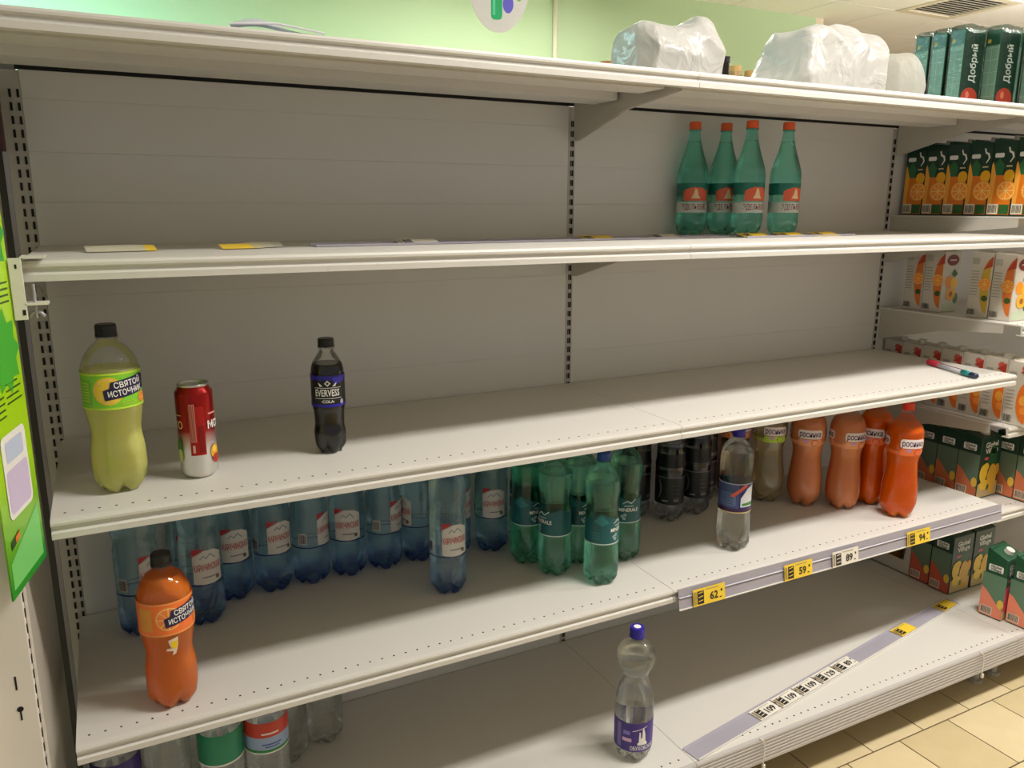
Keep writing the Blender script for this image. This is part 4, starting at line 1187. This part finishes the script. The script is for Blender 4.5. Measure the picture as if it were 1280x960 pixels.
# ================================================================== PRICE RAILS AND TAGS
def rail_material():
    m, N, L, P = principled('rail_plastic')
    P.inputs['Base Color'].default_value = rgb(176, 170, 184); P.inputs['Roughness'].default_value = .38
    P.inputs['Transmission Weight'].default_value = .15
    tc = N.new('ShaderNodeTexCoord'); t = N.new('ShaderNodeTexNoise'); t.inputs['Scale'].default_value = 3
    L.new(tc.outputs['Object'], t.inputs['Vector']); rp = N.new('ShaderNodeValToRGB')
    rp.color_ramp.elements[0].color = rgb(160, 154, 168); rp.color_ramp.elements[1].color = rgb(190, 185, 196)
    L.new(t.outputs['Fac'], rp.inputs[0]); L.new(rp.outputs[0], P.inputs['Base Color'])
    return m
RAIL = rail_material(); RAILW = pm(228, 224, 216, .3)
YT = pm(240, 204, 60); WT = pm(232, 226, 214)
DKT = pm(44, 40, 36)
def tag_print(price, w, h, paper):
    p = Print()
    p.rect(-w/2+.012, -w/2+.032, -h/2+.004, h/2-.006, DKT, 1)
    for k in range(3):
        p.poly([(-w/2+.015, -h/2+.010+.010*k), (-w/2+.029, -h/2+.012+.010*k), (-w/2+.029, -h/2+.014+.010*k), (-w/2+.015, -h/2+.012+.010*k)], paper, 2)
    p.bars(-w/2+.002, -w/2+.010, -h/2+.004, h/2-.006, pm(150, 130, 90), 1, 3)
    if price:
        p.text(price, .026, .014, -.004, DKT, 1, bold=.0008)
        wd = .012*len(price)
        p.rect(.014+wd*.72, .014+wd*.72+.007, -.013, -.0105, DKT, 1); p.rect(.014+wd*.72+.004, .014+wd*.72+.009, .002, .008, DKT, 1)
    p.rect(-.012, .03, h/2-.006, h/2-.0045, pm(150, 140, 110), 1)
    return p
TAGS = {}
def price_tag(loc, rot, price, paper, w, h, lab, group):
    t = empty('price_tag', loc); t.rotation_euler = rot; tag(t, lab, 'price tag', group)
    k = (price, paper.name, w, h)
    if k not in TAGS:
        TAGS[k] = (MB().box(-w/2, w/2, -.0006, 0, -h/2, h/2).mesh('card', paper), tag_print(price, w, h, paper).mesh('card_print', map_front(-.0008)))
    link('card', TAGS[k][0], t); link('card_print', TAGS[k][1], t)
    return t
# rail on the front of the fourth shelf, middle bay
ra = empty('price_rail', (1.88, -.502, .553)); tag(ra, 'grey plastic price rail along the front of the fourth shelf', 'price rail')
MB().prism([(-.001, .0235), (-.006, .026), (-.0085, .004), (-.0125, -.024), (-.0105, -.0245), (-.0065, .003), (-.004, .022)], 'x', -.622, .622).build('rail_face', RAIL, ra)
MB().prism([(-.0145, -.0235), (-.0145, -.0262), (-.009, -.0262), (-.009, -.0235)], 'x', -.622, .622).build('edge_bead', RAILW, ra)
MB().prism([(-.0092, .0065), (-.0118, .0045), (-.0100, .0025), (-.0078, .003)], 'x', -.622, .622).build('fold', RAIL, ra)
for xc, pr, pap, lab in ((1.3465, '62', YT, 'yellow tag reading 62 at the rail end below the green bottles'), (1.6425, '59', YT, 'yellow tag reading 59 just left of the white rail tag'), (1.8155, '89', WT, 'the only white tag on the fourth shelf rail, reading 89'), (2.112, '94', YT, 'yellow tag reading 94 under the vivid orange bottle')):
    price_tag((xc, -.5162, .5500), (-.14, 0, 0), pr, pap, .098, .042, lab, 'price tags on the fourth shelf rail')
# rail lying on the bottom shelf
ang = math.atan2(.207, 1.268)
ra2 = empty('price_rail', (1.896, -.4805, Z5+.0008), ang); tag(ra2, 'long plastic price rail lying slanted on the bottom shelf', 'price rail')
L2 = math.hypot(.207, 1.268)/2+.005
MB().prism([(-.024, 0), (-.024, .0035), (-.0225, .0015), (.020, .0012), (.0235, .005), (.025, .005), (.0225, 0)], 'x', -L2, L2).build('rail_face', RAIL, ra2)
MB().box(-L2, L2, -.026, -.0235, 0, .0042).build('edge_bead', RAILW, ra2)
for s_, pr, pap, lab in ((1.54, '109', WT, 'first of three white tags reading 109 on the lying rail'), (1.63, '109', WT, 'second of three white tags reading 109 on the lying rail'), (1.72, '109', WT, 'third of three white tags reading 109 on the lying rail'),
                    (1.81, '129', WT, 'white price tag 129, left neighbour of the last white one'), (1.90, '89', WT, 'last white price tag on the lying rail, reading 89'),
                    (2.222, '', YT, 'yellow price tag on the lying rail, the nearer of two'), (2.478, '', YT, 'yellow price tag at the far right end of the lying rail')):
    dx = s_-1.896
    price_tag((s_, -.4805+dx*math.tan(ang)-.0015, Z5+.0045), (-PI/2, 0, ang), pr, pap, .086, .041, lab, 'price tags on the lying rail')
# rails and loose tags on the second shelf
a2 = math.atan2(.05, 1.08)
ra3 = empty('price_rail', (1.04, -.245, Z2+.0008), a2); tag(ra3, 'clear lilac price rail lying flat on the second shelf', 'price rail')
MB().prism([(-.022, 0), (-.022, .004), (-.021, .0015), (.018, .0012), (.0215, .006), (.023, .006), (.0205, 0)], 'x', -.55, .55).build('rail_face', RAIL, ra3)
ra4 = empty('price_rail', (1.80, -.262, Z2+.0008), .02); tag(ra4, 'short plastic price rail before the green bottles', 'price rail')
MB().prism([(-.02, 0), (-.02, .004), (-.019, .0015), (.016, .0012), (.0195, .005), (.021, .005), (.0185, 0)], 'x', -.19, .22).build('rail_face', RAIL, ra4)
for x, y, pr, pap, rz, lab in ((.715, -.258, '', WT, a2, 'white price tag on the lilac rail, second shelf'), (1.178, -.240, '', YT, a2, 'yellow price tag at the second shelf middle upright'), (1.385, -.232, '', WT, a2, 'white price tag near the joint of the second shelf'),
                         (1.655, -.262, '', YT, .02, 'yellow price tag before the trio of green bottles'), (1.785, -.262, '', YT, .02, 'yellow price tag before the lone green bottle'), (1.915, -.262, '', YT, .02, 'yellow price tag right of the green bottles')):
    price_tag((x, y, Z2+.0055), (-PI/2+.25, 0, rz), pr, pap, .09, .040, lab, 'price tags lying on the second shelf')
def curl_tag(x, y, w, d, lift, lab, paper, end, endlab):
    t = empty('loose_price_tag', (x, y, Z2), .1); tag(t, lab, 'price tag', 'loose price tags on the second shelf')
    def strip(x0, x1, name, m):
        v, f = [], []; n = 8; mm = 4
        for i in range(n+1):
            xx = x0+(x1-x0)*i/n
            for j in range(mm+1):
                yy = -d/2+d*j/mm; zz = .0012+lift*(j/mm)*(.9+.1*math.cos(xx*30))
                v += [(xx, yy, zz), (xx, yy, zz+.0005)]
        R_ = (mm+1)*2
        for i in range(n):
            for j in range(mm):
                a = i*R_+2*j; f += [(a, a+2, a+R_+2, a+R_), (a+1, a+R_+1, a+R_+3, a+3)]
        me = bpy.data.meshes.new(name); me.from_pydata(v, [], f); me.materials.append(m); link(name, me, t)
    strip(-w/2, w/2-.018, 'card', paper); strip(w/2-.018, w/2, 'card_end', end)
    return t
curl_tag(.146, -.300, .112, .042, .009, 'curled pale price tag with yellow end at the left shelf end', pm(206, 200, 176), YT, '')
curl_tag(.350, -.290, .075, .040, .007, 'folded yellow price tag above the drinks can', YT, pm(206, 196, 150), '')
curl_tag(.395, -.265, .070, .036, .009, 'pale price tag overlapping the folded yellow one', pm(206, 200, 180), pm(190, 184, 170), '')

# plastic hooks hanging from the lip of the bottom shelf
for x, lab in ((1.452, 'white plastic tie hanging from the bottom shelf edge near the middle'), (2.318, 'white plastic tie hanging from the bottom shelf edge at the right')):
    t = empty('cable_tie', (x, -.618, Z5)); tag(t, lab, 'cable tie', 'plastic ties under the bottom shelf')
    MB().tube([(-.004, .004, .0015), (0, -.002, .001), (.004, -.004, -.006), (.007, -.005, -.025), (.006, -.006, -.042), (.001, -.008, -.056), (.004, -.009, -.068)], .0017, 6).build('strap', WHITEP, t, smooth=True)
    MB().box(.0, .008, -.012, -.006, -.078, -.066).build('tie_head', WHITEP, t, bevel=.001)

# curled film strip on the top shelf at the left
t = empty('film_strip', (.40, -.47, Z1)); tag(t, 'curled translucent film strip lying on the top shelf', 'film strip')
v, f = [], []; n = 16
for i in range(n+1):
    u = i/n; x = -.075+.15*u; z = .001+.026*math.sin(PI*min(1, u*1.15+.12))*(1-.55*u)
    v += [(x, -.02, z*.35+.0005), (x+.006, .012, z), (x+.012, .03, z*.6+.0005)]
for i in range(n):
    for j in range(2):
        a = i*3+j; f.append((a, a+1, a+4, a+3))
me = bpy.data.meshes.new('film'); me.from_pydata(v, [], f); me.materials.append(pm(206, 200, 222, .2)); me.shade_smooth()
link('film', me, t)
MB().tube([(-.075, -.02, .005), (0, -.018, .012), (.075, -.02, .004)], .0016, 6).build('stiff_edge', pm(226, 222, 232, .2), t)

# ================================================================== HANGING OVAL SIGN
sg = empty('hanging_sign', (1.527, 1.0, 2.29), -.35); tag(sg, 'oval hanging sign with coloured bottle pictures before the green wall', 'sign')
MB().prism([(.118*math.cos(2*PI*k/40), .19*math.sin(2*PI*k/40)) for k in range(40)], 'y', -.002, .002).build('board', pm(240, 232, 232, .3), sg)
p = Print()
p.rrect(-.03, .012, -.145, .05, .014, pm(20, 190, 120), 1); p.rrect(-.022, -.004, .04, .12, .006, pm(20, 190, 120), 2); p.rrect(-.024, -.014, -.13, .03, .004, pm(90, 226, 170), 3)
p.ell(.034, -.09, .020, .032, pm(110, 100, 230), 1); p.ell(.052, -.02, .016, .03, pm(240, 236, 80), 1); p.ell(.075, -.03, .018, .05, pm(120, 210, 80), 1); p.rrect(.02, .048, -.05, .06, .01, pm(200, 180, 240), 2)
p.ell(-.066, -.03, .026, .045, pm(190, 130, 120), 1); p.ell(-.06, -.045, .012, .02, pm(140, 90, 80), 2)
link('print', p.mesh('print', map_front(-.0024)), sg)
for dx in (-.05, .05):
    MB().tube([(dx, 0, .16), (dx, 0, ZC-2.29)], .0012, 5).build('cord', pm(220, 220, 214), sg)
